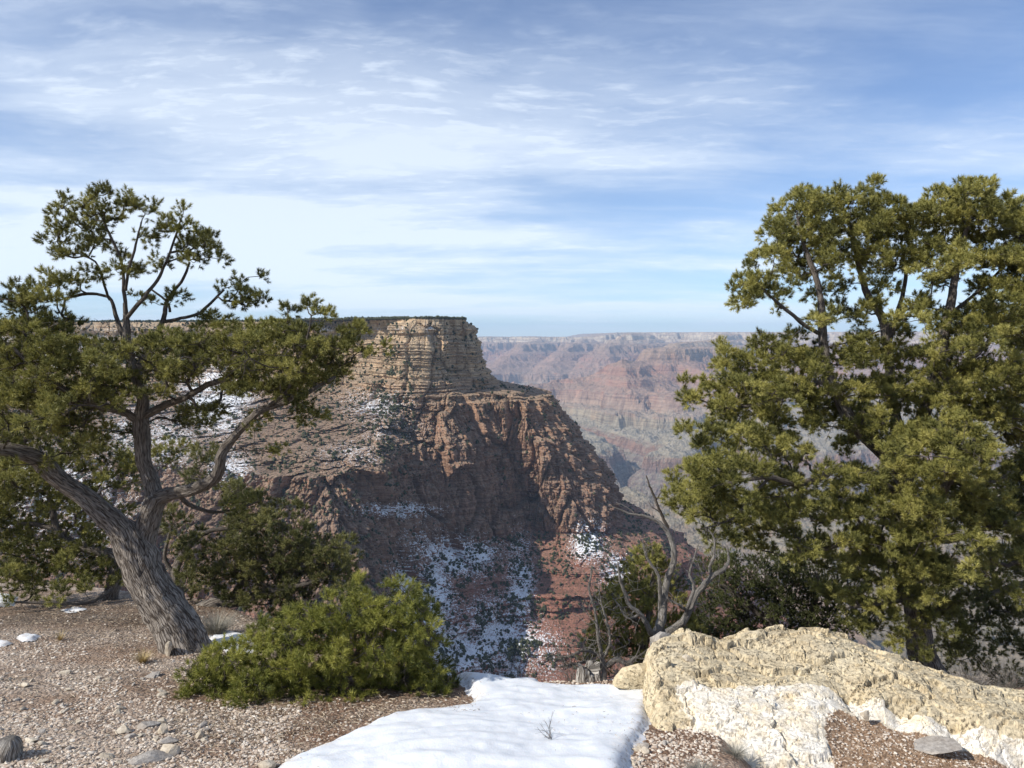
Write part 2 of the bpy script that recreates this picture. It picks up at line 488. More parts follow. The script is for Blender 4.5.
def far_height(X, Y):
    wx = 420 * fbm2(X / 2600, Y / 2600, 4, .5); wy = 420 * fbm2(X / 2600, Y / 2600, 4, .5, s=40)
    w2 = 150 * fbm2(X / 560, Y / 560, 4, .55, s=9); w3 = 150 * fbm2(X / 560, Y / 560, 4, .55, s=77)
    x = X + wx * .5 + w2; y = Y + wy * .5 + w3
    gull = fbm2(X / 420, Y / 420, 5, .55, ridged=True, s=3)
    e = np.full(X.shape, -1e9)
    for poly, sl, wd in RIDGES:
        d, v = seg_dist(x, y, poly)
        e = np.maximum(e, v - sl * np.maximum(d - wd, 0) + 95 * (gull - .35) * sstep(20, 400, d))
    # north rim
    rimy = 17000 + 900 * fbm2(X / 2400, Y / 9000, 3, .55, s=21) + np.where(X > 2600, -(X - 2600) * .55, 0)
    rim = -45 + 120 * sstep(1800, 2500, X) + 12 * fbm2(X / 900, Y / 900, 3)
    e = np.maximum(e, np.minimum(rim, rim - .8 * (rimy - Y - w2 * 2.6 + 120 * gull)))
    # the Tonto bench and the river gorge
    bench = -895 + (Y - 7000) * .018 + 55 * gull + 40 * fbm2(X / 1500, Y / 1500, 4)
    e2 = np.maximum(e, bench)
    river = [(-6000, 6400, 0), (-2500, 5400, 0), (-400, 5000, 0), (900, 5300, 0), (1700, 4900, 0), (3200, 5600, 0), (6000, 5200, 0), (12000, 7000, 0)]
    dr, _ = seg_dist(X + wx * .8 + w2 * 1.5, Y + wy * .8 + w3 * 1.5, river)
    g2 = fbm2(X / 520, Y / 520, 5, .55, ridged=True, s=13)
    gorge = -1430 + .62 * dr + 110 * (g2 - .2) * sstep(0, 500, dr)
    e2 = np.where(gorge < e2, np.minimum(gorge, e2), e2)
    side = [pl((600, 5200, 0), (640, 6300, 0), (600, 7300, 0), (560, 8300, 0)), pl((760, 5300, 0), (720, 6300, 0), (740, 7400, 0))]
    for s_ in side:
        ds, _ = seg_dist(X + w2 * 1.2 + wx * .3, Y + w3 * 1.2, s_)
        e2 = np.minimum(e2, np.maximum(-1250 + .9 * ds + 40 * g2 + (Y - 5000) * .09, -1250) + 0 * ds)
    # own side of the canyon, below the rim
    own = -60 - .75 * (Y - 14) + 14 * fbm2(X / 60, Y / 60, 3) * sstep(14, 200, Y)
    own = np.where(Y > 700, -575 - .20 * (Y - 700) + 70 * gull, own)
    e2 = np.maximum(e2, own)
    z = np.interp(e2, STRATA_IN, STRATA_OUT)
    er = fbm2(X / 230, Y / 230, 5, .55, ridged=True, s=51)
    z = z + 5 * fbm2(X / 60, Y / 60, 4, .6) * sstep(200, 2000, Y) + 34 * er * sstep(2000, 3500, Y) * (1 - sstep(-800, -700, z)) + 24 * er * sstep(2000, 3500, Y)
    return z

def build_far():
    na = 1250
    ang = np.concatenate([np.linspace(-.80, -.10, 220, endpoint=False), np.linspace(-.10, .42, 800, endpoint=False), np.linspace(.42, .80, 230)])
    D = np.concatenate([np.geomspace(24, 2500, 90, endpoint=False), np.linspace(2500, 10500, 640, endpoint=False), np.linspace(10500, 18600, 400), np.geomspace(18900, 26000, 8)])
    D2, A = np.meshgrid(D, ang, indexing='ij')
    X = D2 * np.tan(A); Y = D2
    Z = far_height(X, Y)
    me = mesh('canyon', np.stack([X, Y, Z], -1).reshape(-1, 3), grid_faces(*X.shape)[:, ::1], False)
    tag(obj('canyon_terrain', me, M_FAR), kind='structure')
build_far()

# ------------------------------------------------------------------ the near promontory
LEV = [27, 12, -45, -82, -100, -165, -300, -330, -430, -550, -800]
CON = [
 [(-500,1560),(-150,1500),(0,1480),(100,1480),(200,1470),(300,1430),(352,1370),(392,1235),(412,1200),(438,1200),(448,1225),(457,1240),(464,1262),(452,1400),(400,2000)],
 [(-500,1550),(-150,1490),(0,1470),(100,1470),(200,1460),(300,1420),(355,1360),(392,1230),(412,1193),(440,1196),(450,1222),(461,1238),(468,1262),(455,1400),(400,2000)],
 [(-500,1500),(-150,1450),(0,1435),(100,1430),(200,1420),(300,1390),(358,1330),(390,1215),(410,1180),(442,1190),(455,1218),(470,1235),(477,1262),(465,1400),(405,2000)],
 [(-500,1430),(-150,1380),(0,1365),(100,1360),(200,1350),(290,1310),(350,1270),(386,1195),(408,1170),(445,1182),(462,1212),(478,1235),(490,1265),(478,1400),(415,2000)],
 [(-500,1400),(-150,1350),(0,1330),(100,1315),(200,1290),(285,1250),(340,1210),(380,1160),(406,1155),(452,1150),(490,1200),(522,1195),(546,1275),(535,1450),(450,2000)],
 [(-500,1300),(-150,1200),(0,1080),(100,1020),(200,950),(268,905),(325,895),(376,950),(412,1062),(460,1112),(505,1182),(540,1170),(572,1265),(560,1450),(480,2000)],
 [(-500,1100),(-150,1000),(0,950),(100,900),(190,850),(258,815),(322,800),(378,850),(420,1000),(474,1095),(532,1170),(585,1160),(622,1245),(615,1450),(520,2000)],
 [(-500,1040),(-150,950),(0,910),(100,870),(190,820),(250,785),(322,772),(384,815),(432,965),(486,1060),(545,1125),(602,1120),(652,1200),(636,1450),(480,2050)],
 [(-500,860),(-150,800),(0,770),(100,740),(180,705),(245,680),(318,672),(392,720),(446,830),(505,925),(548,905),(610,960),(708,1060),(715,1350),(560,2100)],
 [(-500,700),(-150,660),(0,640),(100,620),(180,600),(240,585),(310,585),(390,620),(462,700),(530,790),(580,745),(655,790),(805,900),(830,1250),(650,2100)],
 [(-500,540),(-150,510),(0,500),(100,490),(180,470),(240,460),(310,465),(400,500),(490,560),(570,600),(640,570),(750,610),(1000,760),(1040,1200),(850,2200)],
]
def build_promontory():
    nU = 1560
    C = np.array([[((px - 512) / F * D, D) for px, D in row] for row in CON], float)   # levels x ctrl x 2
    tt = np.linspace(0, C.shape[1] - 1, 4000)
    # spacing along the contour: dense where it faces the viewer
    ref = catmull(C[5], tt); L = np.concatenate([[0], np.cumsum(np.hypot(*np.diff(ref, axis=0).T))])
    wgt = np.interp(tt, [0, 1.5, 3, 12.2, 13, 14], [.25, .5, 1, 1, .35, .12])
    Lw = np.concatenate([[0], np.cumsum(np.diff(L) * .5 * (wgt[1:] + wgt[:-1]))])
    tu = np.interp(np.linspace(0, Lw[-1], nU), Lw, tt)
    R = np.stack([catmull(C[i], tu) for i in range(len(LEV))])       # levels x nU x 2
    lev = np.array(LEV, float)
    # rows: by arc length down the profile
    zf = np.concatenate([np.linspace(27, -480, 2000), np.linspace(-480.5, -800, 300)])
    def cont(z):
        i = np.clip(np.searchsorted(-lev, -z) - 1, 0, len(lev) - 2)
        f = np.clip((lev[i] - z) / (lev[i] - lev[i + 1]), 0, 1)
        return i, f
    i, f = cont(zf)
    vis = slice(int(nU * .2), int(nU * .85), 10)
    prof = R[i][:, vis] * (1 - f)[:, None, None] + R[i + 1][:, vis] * f[:, None, None]
    dh = np.concatenate([[0], np.hypot(*np.moveaxis(np.diff(prof, axis=0), -1, 0)).mean(1)])
    dz = np.concatenate([[0], -np.diff(zf)])
    S = np.cumsum(np.hypot(dh, dz) * np.where(zf < -480, .55, 1))
    nV = 580
    zr = np.interp(np.linspace(0, S[-1], nV), S, zf)
    Z = np.repeat(zr[:, None], nU, 1)
    U = np.repeat(np.arange(nU)[None], nV, 0)
    base = lambda zz: (lambda i, f: R[i, U] * (1 - f)[..., None] + R[i + 1, U] * f[..., None])(*cont(zz))
    b0 = base(Z)
    # beds step in and out: terrace the contour shift in the bedded formations
    ph = 5 * fbm2(b0[..., 0] / 180, b0[..., 1] / 180, 3)
    def terr(z, p):
        q = (z + ph) / p; fl = np.floor(q); fr = q - fl
        return p * (fl + sstep(.55, .95, fr)) - ph
    T1 = terr(Z, 17.0); T2 = terr(Z, 34.0)
    wk = sstep(-105, -70, Z) ; ws = sstep(-315, -345, Z) if False else sstep(-300, -340, Z)
    wk2 = np.where(Z > -105, .75, 0.) * wk; wsu = .65 * (1 - sstep(-345, -305, Z))
    Zs = Z * (1 - wk2 - wsu) + T1 * wk2 + T2 * wsu
    Zs = np.clip(Zs, -800, 27)
    B = base(Zs)
    X, Y = B[..., 0], B[..., 1]
    # outward direction
    dB = np.gradient(B, axis=1); nrm = np.stack([dB[..., 1], -dB[..., 0]], -1)
    k = np.exp(-np.linspace(-2, 2, 31) ** 2); k /= k.sum()
    for a in range(2):
        nrm[..., a] = np.apply_along_axis(lambda r: np.convolve(np.pad(r, 15, 'edge'), k, 'valid'), 1, nrm[..., a])
    nrm /= np.linalg.norm(nrm, axis=-1, keepdims=True) + 1e-9
    cliff = sstep(-345, -280, Z)                      # 1 on the cliffs, 0 on the lower slopes
    coco = sstep(-320, -270, Z) * (1 - sstep(-110, -80, Z))
    wx = X + 3.5 * fbm3(X / 18, Y / 18, Z / 40, 4, .6, s=61); wy = Y + 3.5 * fbm3(X / 18, Y / 18, Z / 40, 4, .6, s=71)
    kai = sstep(-108, -92, Z); sup = 1 - sstep(-335, -305, Z)
    b1, v1 = cells3(wx / 46, wy / 46, Z / 150, 3)              # big buttresses
    b2, v2 = cells3(wx / 17, wy / 17, Z / 85, 9)               # joints and pillars
    b3, v3 = cells3(wx / 7.5, wy / 7.5, Z / 11, 21)            # blocks
    ck = lambda b_, w_: 1 - sstep(0, w_, b_)
    d = 22 * fbm3(X / 130, Y / 130, Z / 420, 3, .5)
    cl = .35 + .65 * cliff
    d += (24 * (v1 - .5) - 9 * ck(b1, .10)) * cl * (1 - .45 * kai)
    d += (9.5 * (v2 - .5) - 3.5 * ck(b2, .14)) * cl * (1 - .55 * kai)
    d += (3.2 * (v3 - .5) - 1.2 * ck(b3, .16)) * (1 - .6 * sup) * (1 - .5 * kai)
    b4, v4 = cells3(wx / 8, wy / 8, Z / 60, 33)                # narrow upright joints
    d += (5.0 * (v4 - .5) - 3.5 * ck(b4, .12)) * coco
    d += (2.0 - .9 * kai) * fbm3(X / 7, Y / 7, Z / 7, 4, .65, s=25)
    # continuous ledges: hard beds stand proud, soft ones are cut back
    zb = Z + 3 * fbm2(X / 150, Y / 150, 3)
    bed = np.interp(zb.ravel(), np.arange(-820, 40, 1.6), np.random.RandomState(14).rand(len(np.arange(-820, 40, 1.6)))).reshape(Z.shape)
    bedc = np.interp(zb.ravel(), np.arange(-820, 40, 8.5), np.random.RandomState(15).rand(len(np.arange(-820, 40, 8.5)))).reshape(Z.shape)
    brk = .6 + .8 * fbm3(X / 70, Y / 70, Z / 20, 3, s=91)
    d += (9.0 * sstep(.35, .65, bedc) + 4.5 * sstep(.3, .7, bed)) * brk * kai
    d += (8.0 * sstep(.35, .65, bedc) + 3.6 * sstep(.3, .7, bed)) * brk * sup
    d += (3.4 * sstep(.4, .6, bedc) + 1.6 * sstep(.3, .7, bed)) * brk * coco
    d += 5.0 * (fbm3(wx / 10, wy / 10, Z / 130, 4, .6, ridged=True, s=55) - .3) * coco
    gu = fbm3(X / 60, Y / 60, Z / 400, 4, .5, ridged=True, s=8)
    d += 20 * (gu - .2) * (1 - sstep(-400, -310, Z)) * sstep(-760, -600, Z)
    d *= sstep(-.2, 14, 27 - Z) * .9 + .1
    X = X + nrm[..., 0] * d; Y = Y + nrm[..., 1] * d
    Z = Z + 3.0 * fbm2(X / 30, Y / 30, 3) * sstep(27, 10, Z) if False else Z + 2.5 * fbm2(X / 40, Y / 40, 3) * (1 - sstep(0, 25, Z))
    V = np.stack([X, Y, Z], -1)
    # plateau on top
    nT = 46
    cen = np.array([-1500., 2300.])
    s = (np.linspace(0, 1, nT)[::-1] ** 1.8)[:, None, None]
    top = V[0][None, :, :2] * (1 - s) + cen * s
    tz = 27 + 3.0 * fbm2(top[..., 0] / 90, top[..., 1] / 90, 4) * sstep(0, .05, s[..., 0]) + 1.5 * sstep(0, .3, s[..., 0])
    top = np.concatenate([top, tz[..., None]], -1)[:-1]
    V = np.concatenate([top, V], 0)
    nR = V.shape[0]
    v = V.reshape(-1, 3)
    # snow cover in the shaded bowls: measured in picture columns but stored on the rock itself
    gx = np.gradient(V, axis=1); gy = np.gradient(V, axis=0)
    N = np.cross(gx, gy); N /= np.linalg.norm(N, axis=-1, keepdims=True) + 1e-9
    N *= np.sign(N[..., 2:3] + 1e-6)
    NS = N.copy(); kk = np.ones(13) / 13
    for a in range(3):
        NS[..., a] = np.apply_along_axis(lambda r: np.convolve(np.pad(r, 6, 'edge'), kk, 'valid'), 1, NS[..., a])
        NS[..., a] = np.apply_along_axis(lambda r: np.convolve(np.pad(r, 6, 'edge'), kk, 'valid'), 0, NS[..., a])
    NS /= np.linalg.norm(NS, axis=-1, keepdims=True)
    colx = V[..., 0] / V[..., 1] * F + 512; rowy = 336 - V[..., 2] / V[..., 1] * F
    sn = np.zeros(colx.shape)
    for cx, cy, rx, ry, a in [(420, 600, 34, 60, 1.0), (455, 560, 46, 24, 1.1), (452, 655, 44, 34, 1.0), (498, 650, 42, 48, 1.0), (520, 590, 16, 55, .8), (540, 660, 26, 30, .6), (590, 545, 20, 26, .85), (618, 575, 18, 22, .7), (215, 400, 40, 36, 1.0), (150, 440, 60, 40, .6),
                               (375, 405, 40, 18, .55), (395, 512, 45, 8, .9), (345, 455, 40, 16, .35), (225, 468, 26, 22, .7), (60, 350, 120, 20, .7), (330, 330, 80, 6, .5), (430, 330, 6, 8, .8), (60, 500, 80, 60, .7), (395, 430, 40, 12, .45)]:
        sn = np.maximum(sn, a * np.exp(-(((colx - cx) / rx) ** 2 + ((rowy - cy) / ry) ** 2) ** 1.3))
    sn *= .75 + .6 * fbm3(V[..., 0] / 40, V[..., 1] / 40, V[..., 2] / 40, 3)
    me = mesh('promontory', v, grid_faces(nR, nU)[:, ::-1], False, {'snow': np.clip(sn, 0, 1.3).ravel()})
    tag(obj('cliff_promontory', me, M_NEAR), kind='structure')
    return V, NS, sn
PV, PN, PS = build_promontory()

# scrub and small pines dotting the promontory: far off, past counting
def blob_template(r, seed, sub=1):
    import bmesh
    bm = bmesh.new(); bmesh.ops.create_icosphere(bm, subdivisions=sub, radius=1.0)
    v = np.array([a.co[:] for a in bm.verts]); f = np.array([[q.index for q in p.verts] for p in bm.faces]); bm.free()
    n = np.random.RandomState(seed)
    v = v * (1 + r * n.uniform(-1, 1, (len(v), 1)))
    return v, f

def stamp(tv, tf, pos, scale, rot):
    """many copies of a template: pos (n,3), scale (n,3), rot (n,3,3)"""
    n = len(pos)
    v = np.einsum('nij,nvj->nvi', rot, tv[None] * scale[:, None, :]) + pos[:, None, :]
    f = tf[None] + (np.arange(n) * len(tv))[:, None, None]
    return v.reshape(-1, 3), f.reshape(-1, tf.shape[1])

def rotz(a):
    c, s = np.cos(a), np.sin(a); o = np.zeros_like(a); e = np.ones_like(a)
    return np.stack([np.stack([c, -s, o], -1), np.stack([s, c, o], -1), np.stack([o, o, e], -1)], -2)

def join(parts):
    vs, fs, k = [], [], 0
    for v, f in parts:
        vs.append(v); fs.append(f + k); k += len(v)
    return np.concatenate(vs), np.concatenate(fs)

def scrub_mat():
    m, w, b = material('far_scrub')
    geo = w.n.new('ShaderNodeNewGeometry')
    n = w.noise(geo.outputs['Position'], .12, 3)
    w.set(b.inputs['Base Color'], w.mix(w.rng(n, .35, .65), (.028, .034, .020), (.058, .062, .032)))
    return m
M_SCRUB = scrub_mat()

def build_scrub():
    r = np.random.RandomState(3)
    V = PV; N = PN
    nz = np.abs(N[..., 2])
    colx = V[..., 0] / V[..., 1] * F + 512
    seen = (colx > -80) & (colx < 720) & (V[..., 1] < 1700)
    area_w = np.ones(nz.shape) * .5
    clump = fbm3(V[..., 0] / 25, V[..., 1] / 25, V[..., 2] / 25, 3) + .5
    pr = .055 * sstep(.5, .7, nz) * np.clip(clump * 2.6 - .6, .01, 2) + .0012
    pr *= np.where(V[..., 2] < -300, 1.7, 1.0)
    pr *= np.where((V[..., 2] > -300) & (colx > 415), .18, 1.0)
    pr *= 1 + 2.2 * np.clip(PS, 0, 1) * (V[..., 2] < -280)
    pr[:44] = .30                       # the wooded plateau
    pr[38:46] = .45
    pick = seen & (r.rand(*nz.shape) < pr)
    pts = V[pick]
    n = len(pts)
    parts = []
    for k in range(3):
        q = pts[k::3]; m = len(q)
        tv, tf = blob_template(.25, 40 + k)
        s = .8 + 2.0 * r.rand(m) ** 2.2
        sc = np.stack([s, s, s * r.uniform(.8, 1.35, m)], -1)
        parts.append(stamp(tv, tf, q + np.stack([0 * s, 0 * s, s * .5], -1), sc, rotz(r.rand(m) * 6.28)))
    v, f = join(parts)
    o = obj('distant_scrub', mesh('distant_scrub', v, f), M_SCRUB)
    tag(o, kind='stuff', label='dark scrub and small pines dotted over the cliff slopes and plateau', cat='scrub')
    print('scrub', n)
build_scrub()

# ------------------------------------------------------------------ haze
def build_haze():
    m = bpy.data.materials.new('thin_blue_haze'); m.use_nodes = True
    w = NT(m.node_tree); w.n.clear()
    o = w.n.new('ShaderNodeOutputMaterial'); v = w.n.new('ShaderNodeVolumePrincipled')
    v.inputs['Color'].default_value = (.52, .72, 1.0, 1); v.inputs['Density'].default_value = HAZE
    v.inputs['Anisotropy'].default_value = 0.0
    w.l.new(v.outputs[0], o.inputs['Volume'])
    x, y0, y1, z0, z1 = 30000, -400, 27500, -2200, 420
    c = np.array([(a, b, c) for a in (-x, x) for b in (y0, y1) for c in (z0, z1)], float)
    f = np.array([(0, 1, 3, 2), (4, 6, 7, 5), (0, 4, 5, 1), (2, 3, 7, 6), (0, 2, 6, 4), (1, 5, 7, 3)])
    tag(obj('haze', mesh('haze', c, f), m), kind='stuff', label='thin blue haze filling the far canyon', cat='haze')
HAZE = 3.8e-5
build_haze()

# ------------------------------------------------------------------ wood and needles
def bark_mat(name, c0, c1, c2, scale=1.0):
    m, w, b = material(name)
    co = w.n.new('ShaderNodeTexCoord').outputs['Object']
    al = w.attr('along'); ar = w.attr('around')
    vec = w.comb(w.math('MULTIPLY', al, 3.0 * scale), w.math('MULTIPLY', ar, 1.0), 0.0)
    n1 = w.noise(co, 9 * scale, 6, .65)
    n2 = w.noise(w.comb(w.math('MULTIPLY', al, 5.0), w.math('MULTIPLY', w.math('SINE', ar), 6.0), w.math('MULTIPLY', w.math('COSINE', ar), 6.0)), 1.3, 7, .7, .6)
    vo = w.voro(w.comb(w.math('MULTIPLY', al, 3.0), w.math('MULTIPLY', w.math('SINE', ar), 3.2), w.math('MULTIPLY', w.math('COSINE', ar), 3.2)), 3.0, 'DISTANCE_TO_EDGE')
    crack = w.rng(w.math('ADD', vo.outputs['Distance'], w.math('MULTIPLY', w.math('SUBTRACT', n2, .5), .35)), 0.0, .16)
    col = w.ramp(n2, [(.3, c0), (.5, c1), (.7, c2)])
    col = w.mix(w.rng(n1, .35, .65, 0, .45), col, c2)
    col = w.mix(crack, w.mix(1.0, col, (.30, .27, .25), 'MULTIPLY'), col)
    w.set(b.inputs['Base Color'], col)
    h = w.math('ADD', w.math('MULTIPLY', n2, 1.2), w.math('MULTIPLY', crack, .6))
    bump(w, b, h, .9, .02)
    return m
M_BARK = bark_mat('pinyon_bark', (.10, .083, .070), (.255, .222, .190), (.48, .435, .385))
M_TWIG = bark_mat('grey_twig_bark', (.10, .08, .065), (.20, .17, .145), (.36, .33, .30))
M_DEAD = bark_mat('weathered_dead_wood', (.24, .21, .18), (.44, .41, .37), (.62, .59, .54))

def needle_mat(name, dark, mid, light):
    m, w, b = material(name)
    a = w.attr('tone')
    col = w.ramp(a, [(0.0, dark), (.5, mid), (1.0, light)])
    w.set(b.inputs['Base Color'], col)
    b.inputs['Roughness'].default_value = .55
    b.inputs['Specular IOR Level'].default_value = .35
    tr = w.n.new('ShaderNodeBsdfTranslucent'); w.set(tr.inputs[0], col)
    mx = w.n.new('ShaderNodeMixShader'); mx.inputs[0].default_value = .22
    out = [n for n in w.n if n.type == 'OUTPUT_MATERIAL'][0]
    w.l.new(b.outputs[0], mx.inputs[1]); w.l.new(tr.outputs[0], mx.inputs[2]); w.l.new(mx.outputs[0], out.inputs[0])
    return m
M_NEEDLE = needle_mat('pinyon_needles', (.065, .072, .022), (.25, .243, .066), (.50, .455, .14))
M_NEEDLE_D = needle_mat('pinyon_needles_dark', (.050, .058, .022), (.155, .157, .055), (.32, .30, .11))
M_NEEDLE_B = needle_mat('young_pinyon_needles', (.060, .075, .016), (.22, .23, .045), (.43, .41, .10))
M_JUNI = needle_mat('juniper_scales', (.032, .040, .016), (.085, .098, .036), (.16, .17, .065))

def frames(pts):
    t = np.gradient(pts, axis=0); t /= np.linalg.norm(t, axis=1, keepdims=True) + 1e-9
    up = np.array([0, 0, 1.]) if abs(t[0, 2]) < .9 else np.array([0, 1., 0])
    n = np.zeros_like(t); v = np.cross(t[0], up); v /= np.linalg.norm(v); n[0] = v
    for i in range(1, len(t)):
        v = n[i - 1] - t[i] * np.dot(n[i - 1], t[i]); n[i] = v / (np.linalg.norm(v) + 1e-9)
    return t, n, np.cross(t, n)

def tube(pts, rad, sides=8, rough=0.0, seed=0.0, cap=True):
    """tapered, optionally furrowed tube; returns verts, quads, along, around"""
    pts = np.asarray(pts, float); rad = np.asarray(rad, float)
    t, n, bn = frames(pts)
    a = np.arange(sides) * 2 * PI / sides
    L = np.concatenate([[0], np.cumsum(np.linalg.norm(np.diff(pts, axis=0), axis=1))])
    R = np.repeat(rad[:, None], sides, 1)
    if rough > 0:
        A = np.repeat(a[None], len(pts), 0); LL = np.repeat(L[:, None], sides, 1)
        q = fbm3(np.cos(A) * 2.6 + seed, np.sin(A) * 2.6, LL * 3.2, 4, .6, ridged=True)
        q2 = fbm3(np.cos(A) * .8 + seed + 9, np.sin(A) * .8, LL * 2.2, 2)
        R = R * (1 + rough * (q - .35) + rough * 1.1 * q2)
    v = pts[:, None] + R[..., None] * (np.cos(a)[None, :, None] * n[:, None] + np.sin(a)[None, :, None] * bn[:, None])
    m = len(pts)
    i = np.arange(m - 1)[:, None] * sides; j = np.arange(sides)[None]
    f = np.stack([i + j, i + (j + 1) % sides, i + sides + (j + 1) % sides, i + sides + j], -1).reshape(-1, 4)
    v = v.reshape(-1, 3); al = np.repeat(L, sides) + seed; ar = np.tile(a, m)
    if cap:
        v = np.concatenate([v, pts[-1:] + t[-1:] * rad[-1] * .5]); al = np.append(al, L[-1] + seed); ar = np.append(ar, 0)
        k = len(v) - 1; b0 = (m - 1) * sides
        f = np.concatenate([f, np.stack([b0 + j[0], b0 + (j[0] + 1) % sides, np.full(sides, k), np.full(sides, k)], -1)])
    return v, f, al, ar

def tubes_mesh(name, items, smooth=True):
    vs, fs, ts, als, ars, k = [], [], [], [], [], 0
    for v, f, al, ar in items:
        deg = f[:, 2] == f[:, 3]
        fs.append(f[~deg] + k); ts.append(f[deg][:, :3] + k); vs.append(v); als.append(al); ars.append(ar); k += len(v)
    return mesh(name, np.concatenate(vs), [np.concatenate(fs), np.concatenate(ts)], smooth, {'along': np.concatenate(als), 'around': np.concatenate(ars)})

def smooth_path(ctrl, step, jit=0.0, r=None, relax=2):
    """ctrl (n,4): x,y,z,radius -> dense points"""
    ctrl = np.asarray(ctrl, float)
    L = np.linalg.norm(np.diff(ctrl[:, :3], axis=0), axis=1)
    out = []
    for i in range(len(L)):
        k = max(2, int(math.ceil(L[i] / step)))
        out.append(i + np.arange(k) / k)
    t = np.concatenate(out + [[len(L)]])
    q = catmull(ctrl, t)
    if jit and r is not None and len(q) > 3:
        j = r.normal(size=(len(q) + 6, 3)) * jit
        kk = np.ones(7) / 7 * 1.8
        j = np.stack([np.convolve(j[:, a], kk, 'valid') for a in range(3)], 1)
        j[0] = 0; q[:, :3] += j
    q[:, 3] = np.maximum(q[:, 3], .002)
    return q

def px_path(pts):
    """picture polyline (px, py, D, radius in metres) -> ctrl"""
    pts = np.array(pts, float)
    return np.concatenate([P(pts[:, 0], pts[:, 1], pts[:, 2]), pts[:, 3:4]], 1)

def shoot_template(seed, L=.085, n=34, nl=.036, w=.0048, spread=(18, 88), k0=.25):
    r = np.random.RandomState(seed); vs = []
    for i in range(n):
        z = L * (k0 + (1 - k0) * (i + r.rand()) / n)
        end = z / L
        ph = i * 2.399 + r.rand() * .8
        th = math.radians(spread[1] + (spread[0] - spread[1]) * end ** 1.5 + r.normal() * 9)
        d = np.array([math.cos(ph) * math.sin(th), math.sin(ph) * math.sin(th), math.cos(th)])
        s = np.cross(d, r.normal(size=3)); s /= np.linalg.norm(s)
        l = nl * r.uniform(.75, 1.15)
        b = np.array([0, 0, z]); 
        vs += [b - s * w * .5, b + s * w * .5, b + d * l]
    v = np.array(vs); f = np.arange(len(v)).reshape(-1, 3)
    return v, f

def rot_from_dir(d, r):
    d = d / (np.linalg.norm(d, axis=1, keepdims=True) + 1e-9)
    h = r.normal(size=d.shape); u = np.cross(d, h); u /= np.linalg.norm(u, axis=1, keepdims=True) + 1e-9
    v = np.cross(d, u)
    return np.stack([u, v, d], -1)

def blobs_to_points(blobs, spacing, r, depth=1.0):
    """blobs: (px, py, rx, ry, D, dD[, density]) -> clump centres inside those volumes"""
    pts = []
    for bl in blobs:
        px, py, rx, ry, D, dD = bl[:6]; den = bl[6] if len(bl) > 6 else 1.0
        wx, wz = rx / F * D, ry / F * D
        vol = 4 / 3 * PI * wx * wz * dD
        n = max(3, int(den * vol / spacing ** 3))
        q = r.normal(size=(n, 3)); q /= np.linalg.norm(q, axis=1, keepdims=True)
        q *= (r.rand(n, 1) ** .42)
        c = P(px, py, D)
        p = c + q * np.array([wx, dD, wz])
        pts.append(p)
    p = np.concatenate(pts)
    # thin to the spacing
    keep = []; cell = {}
    s = spacing * .8
    for i in r.permutation(len(p)):
        k = tuple(np.floor(p[i] / s).astype(int)); ok = True
        for dx in (-1, 0, 1):
            for dy in (-1, 0, 1):
                for dz in (-1, 0, 1):
                    for j in cell.get((k[0] + dx, k[1] + dy, k[2] + dz), ()):
                        if np.sum((p[i] - p[j]) ** 2) < s * s: ok = False; break
                    if not ok: break
                if not ok: break
            if not ok: break
        if ok: keep.append(i); cell.setdefault(k, []).append(i)
    return p[keep]

